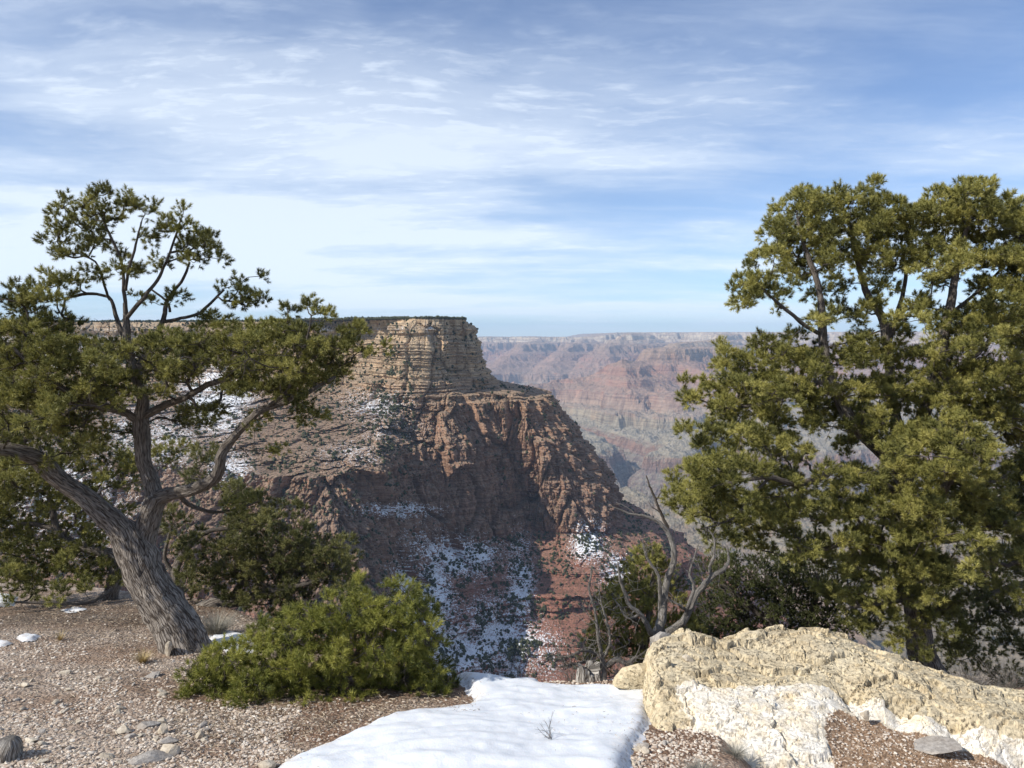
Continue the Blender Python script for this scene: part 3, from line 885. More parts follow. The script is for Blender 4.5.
def build_tree(name, label, cat, base, skel, blobs, mats, seed, spacing=.2, shoots=9, clump=.11, group=None,
               needle=None, step=.07, tone=(0., 1.), dead_twigs=0, trunk_n=1, sides=22, rough=.16, upb=.5, pathw=.22, tipr=.0030):
    """skel: px polylines (the first trunk_n of them the trunk, the rest limbs)"""
    r = np.random.RandomState(seed)
    spacing *= .76; shoots = int(shoots * 2.1)
    root = obj(name, None, loc=tuple(base)); tag(root, label, cat, group)
    base = np.array(base, float)
    mb, mt, mn = mats
    q0 = P(*skel[0][0][:3]); gz0 = float(ground_z(q0[0], q0[1]))
    nodes, parent, rad = [], [], []
    skel_nodes = 0
    paths = []
    for si, pl_ in enumerate(skel):
        c = px_path(pl_)
        if si == 0 and c[0, 2] > gz0: c = np.concatenate([[[c[0, 0], c[0, 1], gz0 - .1, c[0, 3] * 1.15]], c])
        q = smooth_path(c, .035 if c[:, 3].max() > .03 else .05, .004 if c[:, 3].max() > .05 else .007, r)
        paths.append(q)
        st = 2 if len(q) > 6 else 1
        idx0 = len(nodes)
        if si == 0: pr = -1
        else:
            N_ = np.array(nodes); pr = int(np.argmin(np.sum((N_ - q[0, :3]) ** 2, 1)))
        for j in range(0, len(q), st):
            nodes.append(q[j, :3]); parent.append(pr); rad.append(q[j, 3]); pr = len(nodes) - 1
    skel_nodes = len(nodes)
    # path length from the root, so twigs prefer to leave near the outer ends
    Np = np.zeros((200000, 3)); Np[:skel_nodes] = np.array(nodes)
    Dp = np.zeros(200000); par = np.full(200000, -1); rr = np.zeros(200000)
    par[:skel_nodes] = parent; rr[:skel_nodes] = rad
    for i in range(1, skel_nodes):
        Dp[i] = Dp[par[i]] + np.linalg.norm(Np[i] - Np[par[i]])
    T = blobs_to_points(blobs, spacing, r)
    d0 = np.array([np.min(np.sum((Np[:skel_nodes] - t) ** 2, 1)) for t in T])
    order = np.argsort(d0)
    n = skel_nodes; n_leaf = []
    thick = (rr > .055)
    for ti in order:
        t = T[ti]
        dv = t - Np[:n]; dist = np.sqrt(np.sum(dv * dv, 1))
        cost = dist + pathw * Dp[:n] * 0.25 + np.where(rr[:n] > .055, .22, 0) + np.where(dv[:, 2] < -.05, .12, 0)
        k = int(np.argmin(cost)); D_ = dist[k]
        m = max(1, int(math.ceil(D_ / step)))
        a = Np[k]; dirp = a - Np[par[k]] if par[k] >= 0 else np.array([0, 0, 1.])
        dirp = dirp / (np.linalg.norm(dirp) + 1e-9)
        side = r.normal(size=3) * .16 * D_ + dirp * .30 * D_ + np.array([0, 0, -.06 * D_])
        prev = k
        for j in range(1, m + 1):
            f = j / m
            p = a + (t - a) * f + side * f * (1 - f) * 1.6 + r.normal(size=3) * .010 * (j < m)
            Np[n] = p; par[n] = prev; Dp[n] = Dp[prev] + step; prev = n; n += 1
        n_leaf.append(n - 1)
    leafs = np.array(n_leaf)
    # twig radii from the number of tips they carry
    cnt = np.zeros(n); cnt[leafs] = 1
    for i in range(n - 1, skel_nodes - 1, -1):
        cnt[par[i]] += cnt[i]
    rr[skel_nodes:n] = tipr * np.maximum(cnt[skel_nodes:n], 1) ** .46
    # chains
    ch = [[] for _ in range(n)]
    for i in range(1, n):
        if par[i] >= 0: ch[par[i]].append(i)
    items = []
    stack = []
    for i in range(skel_nodes):
        for c in ch[i]:
            if c >= skel_nodes: stack.append((i, c))
    while stack:
        a, b_ = stack.pop()
        chain = [a, b_]
        while ch[b_]:
            nx = max(ch[b_], key=lambda q: cnt[q])
            for c in ch[b_]:
                if c != nx: stack.append((b_, c))
            chain.append(nx); b_ = nx
        pts = Np[chain]; ra = rr[chain].copy(); ra[0] = min(ra[0], ra[1] * 1.4); ra[-1] = .002
        items.append(tube(pts - base, ra, 6 if ra[0] > .014 else 4, 0, seed=r.rand() * 9))
    # bare grey twiglets in the inside of the crown
    if dead_twigs:
        sel = np.arange(skel_nodes, n); sel = sel[(rr[sel] > .0040) & (Np[sel, 2] < .05)]
        if len(sel):
            for k in r.choice(sel, dead_twigs):
                d = r.normal(size=3); d[2] += .15; d /= np.linalg.norm(d); L = r.uniform(.08, .24)
                m = 6; f = np.linspace(0, 1, m)[:, None]
                bend = r.normal(size=3) * .25 * L; bend2 = r.normal(size=3) * .20 * L
                pts = Np[k] + d * L * f + bend * f ** 2 + bend2 * np.sin(f * 6)
                items.append(tube(pts - base, np.linspace(.0036, .0012, m), 3, 0, seed=r.rand() * 9))
                for _ in range(2):
                    j = r.randint(2, m - 1); d2 = d + r.normal(size=3) * .8; d2 /= np.linalg.norm(d2)
                    p2 = pts[j] + d2 * L * .45 * np.linspace(0, 1, 4)[:, None] + r.normal(size=3) * .02 * np.linspace(0, 1, 4)[:, None] ** 2
                    items.append(tube(p2 - base, np.linspace(.0026, .001, 4), 3, 0, seed=r.rand() * 9))
    if items: obj('twigs', tubes_mesh('twigs', items), mt, root)
    # trunk and limbs
    tr_items = []
    for si, q in enumerate(paths):
        big = q[:, 3].max() > .045
        it = tube(q[:, :3] - base, q[:, 3], sides if big else 10, rough if big else rough * .7, seed=si * 3.1 + seed)
        if si < trunk_n: tr_items.append(it)
        else: obj('limb', tubes_mesh('limb', [it]), mb, root)
    obj('trunk', tubes_mesh('trunk', tr_items), mb, root)
    # foliage: each tip a tuft of needle shoots
    if shoots:
        nd = dict(L=.085, n=34, nl=.036, w=.0048); nd.update(needle or {}); nd['L'] *= .62; nd['nl'] *= 1.12; nd['w'] *= 1.08; nd['n'] = int(nd['n'] * 1.15)
        tp = np.repeat(Np[leafs], shoots, 0)
        pd = Np[leafs] - Np[par[leafs]]; pd /= np.linalg.norm(pd, axis=1, keepdims=True) + 1e-9
        pd = np.repeat(pd, shoots, 0)
        off = r.normal(size=tp.shape); off /= np.linalg.norm(off, axis=1, keepdims=True); off *= (r.rand(len(tp), 1) ** .5)
        d = off * .95 + pd * .45 + np.array([0, 0, upb]) + r.normal(size=tp.shape) * .15
        pos = tp + off * clump * np.array([1, 1, .8])
        ctone = np.repeat(r.rand(len(leafs)), shoots)
        tn = np.clip(tone[0] + (tone[1] - tone[0]) * (.62 * ctone + .34 * r.rand(len(tp))), 0, 1)
        vs, fs, ts, k = [], [], [], 0
        for q in range(5):
            tv, tf = shoot_template(100 + q, **nd)
            s_ = slice(q, None, 5); m = len(tp[s_])
            sc = r.uniform(.75, 1.2, (m, 1)) * np.ones((1, 3))
            v, f = stamp(tv, tf, pos[s_] - base, sc, rot_from_dir(d[s_], r))
            # needle tips a little lighter than their base
            tt_ = np.repeat(tn[s_], len(tv)) + np.tile(np.where(np.arange(len(tv)) % 3 == 2, .16, -.12), m)
            vs.append(v); fs.append(f + k); ts.append(tt_); k += len(v)
        v = np.concatenate(vs); f = np.concatenate(fs)
        obj('foliage', mesh('foliage', v, f, False, {'tone': np.clip(np.concatenate(ts), 0, 1)}), mn, root)
        # the little woody stems the shoots sit on
        print(name, 'clumps', len(leafs), 'needles', len(f), 'nodes', n)
    return root

def fill_outline(poly, holes, step, U, seed):
    """foliage masses filling a crown's outline, with gaps left open"""
    r = np.random.RandomState(seed); p = np.array(poly, float); out = []
    for x in np.arange(p[:, 0].min(), p[:, 0].max(), step):
        for y in np.arange(p[:, 1].min(), p[:, 1].max(), step * .8):
            qx, qy = x + r.uniform(-.5, .5) * step, y + r.uniform(-.4, .4) * step
            if poly_sd(np.array([qx]), np.array([qy]), p)[0] < 7: continue
            if any(math.hypot(qx - a, qy - b_) < c + 10 for a, b_, c in holes): continue
            low = sstep(400, 560, qy)
            out.append((qx, qy, r.uniform(10, 17), r.uniform(6, 10), U + r.normal() * .5 - .35 * low, .24, r.choice([.8, 1.0, 1.3])))
    return out

def left_pine():
    D = 6.5
    skel = [
        [(196, 690, D, .30), (192, 662, D, .215), (178, 630, D, .168), (160, 603, D, .150), (147, 580, D, .146), (137, 555, D, .142), (130, 535, D, .10), (124, 522, D, .05)],
        [(134, 560, D, .11), (122, 532, D - .02, .100), (104, 513, D - .05, .086), (82, 495, D - .1, .076), (60, 480, D - .15, .068), (46, 466, D - .2, .068), (34, 456, D - .3, .060), (10, 450, D - .4, .052), (-25, 447, D - .5, .045), (-70, 430, D - .6, .03)],
        [(140, 560, D + .02, .105), (144, 535, D + .05, .092), (150, 512, D + .05, .085), (157, 497, D + .05, .080)],
        [(156, 500, D + .05, .070), (151, 482, D + .1, .066), (144, 462, D + .1, .062), (142, 440, D + .1, .060), (141, 420, D + .1, .058), (143, 400, D + .1, .048), (135, 372, D + .1, .038), (128, 345, D + .1, .030), (127, 322, D + .1, .024), (125, 303, D + .1, .012)],
        [(157, 498, D + .05, .062), (175, 492, D, .052), (196, 489, D - .1, .048), (210, 482, D - .2, .045), (219, 470, D - .25, .042), (221, 455, D - .3, .038), (232, 440, D - .3, .034), (246, 424, D - .35, .03), (262, 410, D - .4, .027), (290, 400, D - .4, .022), (312, 390, D - .4, .016), (335, 376, D - .4, .01)],
        [(46, 468, D - .2, .04), (38, 450, D - .1, .03), (36, 430, D, .025), (24, 410, D, .02), (14, 385, D + .1, .014)],
        [(142, 424, D + .1, .036), (125, 412, D, .034), (100, 406, D - .1, .03), (75, 395, D - .2, .026), (50, 380, D - .3, .022), (34, 368, D - .3, .018), (10, 345, D - .3, .012)],
        [(142, 418, D + .1, .034), (160, 408, D, .032), (185, 398, D - .1, .028), (210, 385, D - .15, .024), (238, 374, D - .2, .02), (265, 360, D - .2, .014), (300, 350, D - .2, .01)],
        [(128, 345, D + .1, .02), (116, 320, D + .2, .018), (111, 300, D + .2, .014), (100, 294, D + .2, .012), (86, 293, D + .2, .013), (66, 298, D + .2, .01)],
        [(126, 314, D + .1, .018), (124, 285, D, .014), (121, 262, D, .011), (112, 240, D, .011), (104, 222, D, .007)],
        [(126, 290, D, .012), (128, 268, D - .1, .011), (134, 245, D - .1, .009), (140, 222, D - .1, .006)],
        [(127, 318, D + .1, .019), (145, 297, D, .016), (158, 280, D, .013), (168, 258, D, .010), (176, 236, D, .009), (180, 222, D, .006)],
        [(136, 372, D + .1, .026), (150, 345, D + .3, .024), (162, 322, D + .3, .021), (168, 300, D + .3, .017), (182, 282, D + .3, .013), (190, 262, D + .3, .009)],
        [(162, 322, D + .3, .016), (180, 318, D + .3, .015), (200, 312, D + .3, .015), (214, 300, D + .3, .012), (225, 290, D + .3, .008)],
        [(170, 312, D + .2, .012), (165, 300, D + .2, .010), (152, 290, D + .2, .008)],
        [(110, 300, D + .2, .012), (104, 280, D + .1, .01), (96, 262, D + .1, .008), (80, 255, D + .1, .005)],
        [(262, 410, D - .4, .014), (285, 392, D - .5, .012), (300, 366, D - .5, .010), (308, 340, D - .5, .008), (312, 315, D - .5, .006)],
        [(175, 492, D, .022), (190, 505, D + .2, .018), (215, 512, D + .3, .014), (240, 508, D + .4, .01), (262, 500, D + .4, .006)],
    ]
    U = D
    blobs = [(60, 222, 20, 14, U, .22), (66, 203, 7, 6, U, .1), (112, 205, 26, 13, U, .3), (118, 192, 18, 5, U, .2), (148, 208, 10, 9, U, .15), (92, 222, 18, 12, U, .25), (50, 243, 15, 8, U, .2),
             (75, 252, 20, 6, U, .2), (96, 240, 18, 12, U, .25, .8), (125, 262, 14, 10, U, .25, .7), (150, 236, 8, 8, U, .15, .7), (178, 214, 8, 9, U, .15), (172, 228, 12, 9, U, .2), (188, 240, 20, 16, U, .3), (205, 248, 14, 12, U, .25), (216, 258, 6, 6, U, .1),
             (196, 262, 12, 6, U, .2), (60, 280, 22, 6, U, .25), (38, 288, 22, 7, U, .3), (58, 300, 22, 7, U, .3), (30, 305, 18, 8, U, .3), (8, 300, 12, 16, U, .3), (5, 330, 20, 14, U, .4), (40, 325, 30, 12, U, .4), (136, 275, 10, 6, U, .2, .7), (165, 262, 8, 6, U, .2, .8), (88, 275, 10, 5, U, .2, .7),
             (148, 300, 10, 6, U + .2, .2, .8), (172, 300, 12, 7, U + .2, .2, .8), (230, 285, 18, 6, U + .3, .25), (250, 278, 14, 6, U + .3, .2), (245, 300, 24, 9, U + .3, .3), (212, 322, 20, 7, U + .3, .3, .8), (290, 310, 7, 5, U, .15), (314, 304, 9, 7, U - .4, .15), (325, 313, 5, 5, U - .4, .12),
             (20, 355, 28, 16, U - .2, .4), (60, 350, 30, 14, U - .1, .45), (62, 368, 28, 12, U - .3, .4), (100, 352, 26, 12, U, .4), (110, 382, 30, 14, U - .2, .4, .9), (160, 345, 26, 9, U - .1, .35), (185, 345, 26, 13, U - .2, .45), (165, 372, 26, 12, U - .3, .4, .9),
             (215, 350, 26, 14, U - .3, .45), (245, 335, 26, 13, U - .2, .4), (275, 335, 26, 12, U - .3, .4), (262, 358, 26, 14, U - .4, .4), (300, 338, 24, 11, U - .4, .35), (320, 350, 22, 12, U - .4, .35), (342, 345, 16, 10, U - .4, .3), (352, 328, 10, 9, U - .4, .25), (366, 355, 14, 6, U - .4, .25), (380, 348, 5, 4, U - .4, .1),
             (300, 368, 24, 12, U - .45, .35), (330, 368, 18, 9, U - .45, .3), (285, 388, 26, 10, U - .45, .35), (322, 385, 14, 7, U - .45, .25), (250, 388, 20, 12, U - .4, .35), (232, 372, 18, 10, U - .3, .3), (305, 402, 12, 6, U - .4, .2), (312, 418, 9, 7, U - .4, .18), (290, 420, 8, 6, U - .4, .15), (250, 422, 12, 8, U - .3, .2, .8),
             (272, 452, 12, 6, U, .15), (205, 415, 18, 9, U - .1, .3, .7), (20, 400, 28, 14, U - .3, .4), (45, 425, 24, 14, U - .2, .35), (14, 430, 18, 12, U - .5, .35), (75, 420, 22, 10, U - .1, .3, .8), (105, 432, 24, 10, U, .3, .7), (85, 450, 20, 12, U + .3, .3, .6), (60, 400, 22, 12, U - .3, .3), (190, 420, 22, 12, U + .5, .3, .6),
             (20, 470, 22, 8, U - .4, .3, .6), (235, 508, 18, 8, U + .3, .2), (262, 500, 12, 6, U + .4, .2)]
    blobs += fill_outline([(-20, 335), (60, 335), (130, 338), (200, 330), (280, 322), (345, 330), (372, 352), (335, 382), (290, 402), (235, 392), (170, 398), (110, 412), (40, 430), (-20, 440)], [(205, 395, 12), (150, 425, 12), (90, 338, 8), (225, 415, 14)], 24, U - .1, 9)
    build_tree('pinyon_pine', 'gnarled old pinyon pine with a thick leaning forked trunk, standing on the gravel rim left', 'tree', P(192, 662, D),
               skel, blobs, (M_BARK, M_TWIG, M_NEEDLE), 21, spacing=.138, shoots=8, clump=.062, needle=dict(L=.060, n=30, nl=.030, w=.0046), dead_twigs=420, trunk_n=1, sides=36, rough=.26, tone=(-.08, .86))
left_pine()

def back_left_pines():
    D = 9.2
    build_tree('pinyon_pine', 'low dense pinyon pine with dark crooked limbs behind the leaning trunk, at the left edge', 'tree', P(112, 640, D),
               [[(112, 640, D, .10), (110, 600, D, .085), (118, 560, D, .075), (104, 552, D, .06), (78, 545, D, .05), (58, 530, D, .042), (52, 508, D, .034), (48, 490, D, .025)],
                [(58, 530, D, .03), (30, 524, D, .026), (0, 522, D, .02), (-30, 520, D, .012)],
                [(118, 560, D, .05), (130, 548, D + .1, .04), (150, 535, D + .1, .03), (180, 525, D + .1, .02)],
                [(112, 590, D - .3, .03), (90, 602, D - .6, .022), (55, 604, D - .8, .018), (15, 602, D - .9, .012)]],
               [(20, 480, 34, 18, D, .5), (55, 470, 30, 16, D, .5), (-10, 500, 30, 25, D, .6), (20, 540, 40, 20, D, .6), (60, 565, 44, 18, D - .2, .6), (20, 572, 40, 14, D - .3, .5), (90, 578, 30, 12, D - .2, .5), (75, 500, 26, 14, D, .4), (100, 520, 26, 14, D + .2, .4, .8),
                (45, 590, 50, 7, D - .6, .4), (110, 480, 26, 18, D + .3, .4, .7), (75, 440, 30, 18, D + .3, .4, .6), (175, 455, 22, 14, D + .4, .4, .5), (30, 440, 40, 20, D + .3, .4, .7), (-20, 400, 30, 40, D, .5), (20, 380, 40, 22, D + .4, .5, .6), (110, 545, 20, 10, D, .3), (80, 395, 40, 14, D + .5, .4, .5), (10, 520, 34, 16, D, .5), (60, 500, 30, 14, D + .2, .4), (70, 545, 34, 12, D, .5), (25, 455, 34, 14, D + .3, .4), (120, 460, 24, 12, D + .5, .35)],
               (M_BARK, M_TWIG, M_NEEDLE), 31, spacing=.21, shoots=8, clump=.09, needle=dict(L=.075, n=26, nl=.04, w=.0065), dead_twigs=260, trunk_n=1, tone=(-.05, .8), sides=14)
    D = 8.6
    build_tree('pinyon_pine', 'low spreading pinyon pine sprawling right from behind the leaning trunk, above the green bush', 'tree', P(170, 622, D),
               [[(170, 632, D, .12), (186, 622, D, .10), (200, 612, D, .09), (222, 602, D, .08), (245, 600, D, .06), (270, 590, D - .1, .045), (300, 585, D - .2, .03), (325, 578, D - .2, .015)],
                [(186, 620, D, .06), (180, 596, D, .05), (176, 570, D, .045), (190, 545, D, .036), (208, 532, D, .026), (232, 528, D, .02)],
                [(230, 600, D, .04), (252, 572, D, .03), (275, 552, D, .025), (310, 545, D, .018), (340, 548, D, .01)],
                [(176, 575, D, .03), (165, 556, D, .022), (170, 530, D, .015)]],
               [(200, 545, 28, 14, D, .4), (240, 540, 34, 12, D, .45), (258, 522, 34, 10, D, .4), (290, 535, 28, 10, D, .4), (305, 556, 34, 14, D, .45), (335, 548, 24, 12, D, .4), (352, 556, 12, 8, D, .3), (250, 565, 36, 14, D, .45), (205, 570, 24, 14, D, .4), (290, 578, 34, 14, D, .4), (330, 575, 26, 14, D, .35),
                (240, 588, 30, 10, D, .35), (280, 600, 30, 12, D, .35), (185, 590, 18, 10, D + .2, .3), (350, 580, 16, 12, D, .3), (172, 520, 14, 12, D, .3, .8), (300, 615, 30, 10, D, .3), (190, 480, 18, 12, D + .5, .35, .7), (235, 495, 26, 12, D + .3, .35, .8), (285, 510, 22, 10, D + .2, .3, .8), (205, 455, 18, 10, D + .6, .3, .6)],
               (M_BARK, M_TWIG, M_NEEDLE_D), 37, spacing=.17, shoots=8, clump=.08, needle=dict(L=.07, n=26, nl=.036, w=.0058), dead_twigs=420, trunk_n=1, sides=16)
back_left_pines()

def right_pine():
    D = 8.4
    skel = [
        [(930, 690, D, .22), (923, 660, D, .15), (919, 633, D, .13), (915, 600, D, .12), (912, 560, D, .115), (908, 520, D, .12), (905, 490, D, .115), (903, 470, D, .10)],
        [(906, 492, D, .08), (885, 455, D - .1, .075), (862, 432, D - .2, .07), (848, 415, D - .2, .066), (838, 395, D - .2, .060), (828, 375, D - .2, .052), (823, 340, D - .2, .045), (822, 310, D - .2, .038), (818, 285, D - .2, .03), (806, 250, D - .2, .022), (798, 220, D - .2, .012)],
        [(904, 478, D, .08), (915, 445, D, .072), (922, 420, D, .068), (934, 380, D, .06), (942, 345, D, .055), (950, 310, D, .045), (955, 280, D, .035), (962, 245, D, .025), (972, 212, D, .014)],
        [(904, 480, D, .07), (902, 450, D + .1, .065), (892, 400, D + .1, .055), (888, 350, D + .1, .048), (882, 318, D + .1, .042), (868, 296, D + .1, .034), (858, 262, D + .1, .024), (852, 225, D + .1, .014)],
        [(888, 345, D + .1, .026), (898, 310, D + .1, .024), (905, 280, D + .2, .02), (902, 245, D + .2, .013)],
        [(905, 500, D, .05), (870, 478, D - .4, .045), (839, 468, D - .7, .04), (820, 478, D - .9, .034), (795, 484, D - 1.1, .03), (770, 478, D - 1.2, .022), (735, 482, D - 1.3, .014), (700, 490, D - 1.3, .008)],
        [(828, 378, D - .2, .03), (800, 390, D - .3, .026), (770, 402, D - .4, .02), (735, 408, D - .4, .014), (705, 402, D - .4, .007)],
        [(823, 335, D - .2, .022), (800, 322, D - .3, .02), (780, 305, D - .3, .016), (762, 290, D - .3, .010)],
        [(806, 345, D - .2, .016), (785, 352, D - .2, .013), (765, 362, D - .2, .008)],
        [(934, 385, D, .035), (960, 370, D - .1, .03), (985, 345, D - .2, .024), (1010, 315, D - .2, .016), (1030, 290, D - .2, .01)],
        [(914, 560, D, .045), (885, 545, D - .4, .038), (860, 540, D - .7, .03), (825, 548, D - .9, .02), (790, 552, D - 1, .012)],
        [(908, 520, D, .05), (935, 500, D - .5, .042), (950, 480, D - .8, .034), (965, 462, D - .9, .026), (975, 440, D - 1, .016)],
        [(910, 530, D, .04), (945, 540, D - .4, .034), (980, 530, D - .6, .026), (1015, 520, D - .7, .016)],
        [(918, 590, D - .1, .03), (900, 600, D - .5, .026), (870, 605, D - .7, .018), (845, 608, D - .7, .01)],
        [(950, 315, D, .02), (975, 295, D + .1, .017), (1000, 270, D + .1, .013), (1020, 245, D + .1, .008)],
        [(770, 478, D - 1.2, .014), (748, 500, D - 1.2, .012), (730, 520, D - 1.2, .009), (700, 530, D - 1.2, .005)],
    ]
    U = D
    b = fill_outline([(740, 262), (765, 235), (775, 205), (800, 190), (830, 200), (848, 188), (880, 192), (905, 207), (935, 192), (972, 180), (1000, 192), (1060, 195), (1060, 600), (960, 600), (900, 618), (840, 618), (790, 580), (760, 560), (735, 540), (700, 528), (672, 510), (676, 480), (702, 455), (694, 430), (684, 405), (692, 382), (718, 366), (740, 347), (778, 335), (772, 315), (738, 300)],
        [(797, 322, 10), (845, 290, 7), (880, 293, 8), (909, 284, 8), (962, 292, 6), (806, 466, 10), (835, 524, 5), (981, 469, 8), (955, 615, 10), (770, 322, 8)], 21, U, 5)
    b += [(798, 210, 22, 16, U, .4), (775, 232, 18, 12, U, .4), (806, 238, 26, 14, U, .5), (765, 250, 14, 10, U, .3), (800, 193, 8, 7, U, .2), (848, 198, 22, 14, U, .4), (868, 188, 10, 6, U, .2), (850, 225, 28, 14, U, .5), (885, 212, 20, 14, U, .4), (905, 230, 26, 16, U, .5), (930, 212, 20, 14, U, .4), (942, 195, 14, 9, U, .3),
         (972, 188, 24, 11, U, .4), (960, 215, 26, 14, U, .5), (995, 208, 22, 14, U, .4), (1018, 222, 22, 16, U, .5), (1040, 225, 20, 22, U, .5), (990, 235, 26, 12, U, .5), (752, 275, 14, 8, U - .3, .3), (745, 292, 14, 9, U - .3, .3), (766, 292, 14, 10, U - .3, .3), (745, 305, 10, 5, U - .3, .2), (788, 268, 16, 8, U - .1, .3, .8), (812, 270, 14, 8, U, .3, .8), (782, 300, 10, 6, U, .2),
         (838, 252, 22, 9, U, .4), (872, 250, 24, 10, U, .4), (905, 262, 22, 9, U, .4, .9), (940, 250, 24, 10, U, .4), (975, 262, 22, 10, U, .4), (1010, 262, 26, 14, U, .5), (1035, 280, 20, 30, U, .5), (1000, 290, 24, 12, U, .4), (880, 290, 14, 8, U, .3, .7), (850, 285, 12, 6, U, .3, .7), (925, 282, 12, 6, U, .3, .6), (905, 312, 12, 8, U, .3, .6), (985, 320, 30, 16, U - .2, .5), (1015, 325, 26, 20, U - .2, .5),
         (960, 340, 22, 12, U - .1, .4, .8), (860, 320, 14, 8, U, .3, .6), (730, 352, 16, 8, U - .3, .3), (722, 366, 12, 8, U - .3, .3), (752, 362, 20, 12, U - .3, .4), (778, 350, 18, 10, U - .2, .4), (760, 340, 12, 6, U - .3, .3), (795, 362, 18, 12, U - .3, .4), (800, 335, 12, 8, U - .2, .3, .8), (825, 360, 16, 10, U - .1, .3, .8), (865, 352, 20, 10, U, .4, .9), (900, 355, 18, 10, U, .4, .8), (925, 362, 18, 12, U - .1, .4),
         (695, 385, 14, 8, U - .4, .25), (688, 400, 9, 7, U - .4, .2), (715, 402, 22, 10, U - .4, .35), (745, 392, 24, 13, U - .4, .4), (780, 385, 24, 14, U - .4, .45), (815, 392, 22, 12, U - .3, .4), (850, 385, 24, 12, U - .2, .4), (885, 390, 26, 12, U - .2, .45), (925, 395, 24, 14, U - .2, .45), (960, 385, 26, 16, U - .3, .5), (1000, 372, 28, 20, U - .3, .5), (1030, 380, 20, 30, U - .3, .5), (770, 412, 24, 8, U - .4, .35), (725, 415, 18, 6, U - .4, .3),
         (682, 425, 10, 6, U - .9, .2), (708, 440, 14, 9, U - 1., .3), (735, 435, 20, 9, U - 1., .35, .8), (765, 440, 22, 10, U - 1., .35, .7), (720, 458, 24, 10, U - 1.1, .35), (690, 470, 18, 9, U - 1.2, .3), (685, 490, 20, 12, U - 1.2, .35), (715, 485, 24, 13, U - 1.2, .4), (680, 505, 14, 8, U - 1.2, .3), (750, 470, 22, 10, U - 1.1, .35, .8), (745, 505, 26, 14, U - 1.2, .4), (705, 515, 22, 12, U - 1.2, .35), (780, 510, 26, 14, U - 1., .4), (725, 535, 24, 9, U - 1.1, .3),
         (800, 450, 20, 10, U - .6, .35, .6), (820, 420, 24, 10, U - .4, .35, .7), (870, 425, 26, 12, U - .4, .4, .8), (900, 440, 26, 14, U - .7, .45), (945, 440, 34, 18, U - .9, .5), (930, 465, 34, 16, U - 1., .5), (965, 460, 26, 18, U - 1., .45), (900, 470, 26, 12, U - .9, .4), (865, 480, 24, 12, U - .8, .4, .8), (850, 505, 26, 12, U - .8, .4), (885, 505, 28, 13, U - .9, .45), (925, 500, 30, 13, U - 1., .45), (820, 520, 22, 12, U - .8, .35, .8), (800, 545, 24, 12, U - .9, .35),
         (790, 480, 14, 8, U - .9, .3, .7), (850, 540, 24, 11, U - .8, .4), (880, 535, 26, 11, U - .9, .4), (930, 535, 26, 12, U - .9, .4), (875, 565, 26, 10, U - .8, .35), (915, 560, 24, 10, U - .8, .35), (840, 565, 22, 9, U - .8, .3), (990, 490, 22, 12, U - .6, .4), (1000, 520, 24, 14, U - .7, .4), (970, 520, 20, 10, U - .7, .35, .8), (860, 600, 22, 9, U - .7, .3), (890, 612, 26, 9, U - .7, .3), (845, 618, 14, 6, U - .7, .25), (980, 410, 26, 14, U - .3, .45), (1015, 420, 24, 14, U - .4, .45), (945, 618, 20, 9, U - .3, .3), (870, 628, 24, 8, U - .5, .3), (900, 632, 16, 7, U - .6, .25), (955, 640, 16, 7, U, .25), (915, 590, 22, 9, U - .7, .3), (940, 600, 18, 9, U - .5, .3), (900, 575, 20, 9, U - .8, .3), (925, 615, 14, 6, U - .6, .2), (905, 640, 16, 7, U - .8, .22), (935, 632, 16, 8, U - .8, .22), (922, 648, 14, 6, U - .8, .2), (880, 590, 24, 10, U - .9, .3), (850, 585, 22, 10, U - .8, .3), (945, 575, 24, 12, U - .8, .35)]
    build_tree('pinyon_pine', 'tall broad pinyon pine with a full olive green crown, behind the pale boulder right', 'tree', P(925, 660, D),
               skel, b, (M_BARK, M_TWIG, M_NEEDLE), 41, spacing=.185, shoots=11, clump=.078, needle=dict(L=.075, n=30, nl=.038, w=.0052), dead_twigs=700, trunk_n=1, sides=26, rough=.2)
    D = 10.5
    build_tree('pinyon_pine', 'shaded pinyon pine at the right edge with a heavy slanting dark limb', 'tree', P(1062, 660, D),
               [[(1062, 670, D, .18), (1058, 600, D, .16), (1056, 540, D, .14), (1050, 490, D, .12), (1035, 462, D, .10), (1010, 470, D - .2, .085), (985, 480, D - .4, .07), (960, 492, D - .5, .05), (935, 498, D - .6, .03)],
                [(1056, 520, D, .08), (1075, 460, D, .06), (1085, 400, D, .05), (1080, 340, D, .03)],
                [(1058, 600, D, .06), (1030, 585, D - .2, .05), (1000, 590, D - .3, .03), (975, 600, D - .3, .02)]],
               [(1010, 500, 26, 18, D - .3, .6), (985, 515, 26, 18, D - .3, .5), (1040, 480, 30, 30, D, .6), (1080, 400, 40, 60, D, .8, .5), (1000, 560, 34, 18, D - .2, .6), (960, 590, 28, 14, D - .3, .5), (1010, 605, 34, 18, D - .2, .6), (970, 620, 26, 12, D - .3, .4), (1015, 640, 24, 12, D, .5), (1050, 560, 30, 30, D, .6), (940, 605, 14, 10, D - .3, .3, .7), (975, 650, 24, 12, D - .6, .4), (1005, 672, 24, 10, D - .8, .4), (950, 655, 16, 10, D - .4, .4)],
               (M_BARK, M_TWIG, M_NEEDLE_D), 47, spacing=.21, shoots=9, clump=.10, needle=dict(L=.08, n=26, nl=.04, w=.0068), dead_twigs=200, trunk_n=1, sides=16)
    D = 9.4
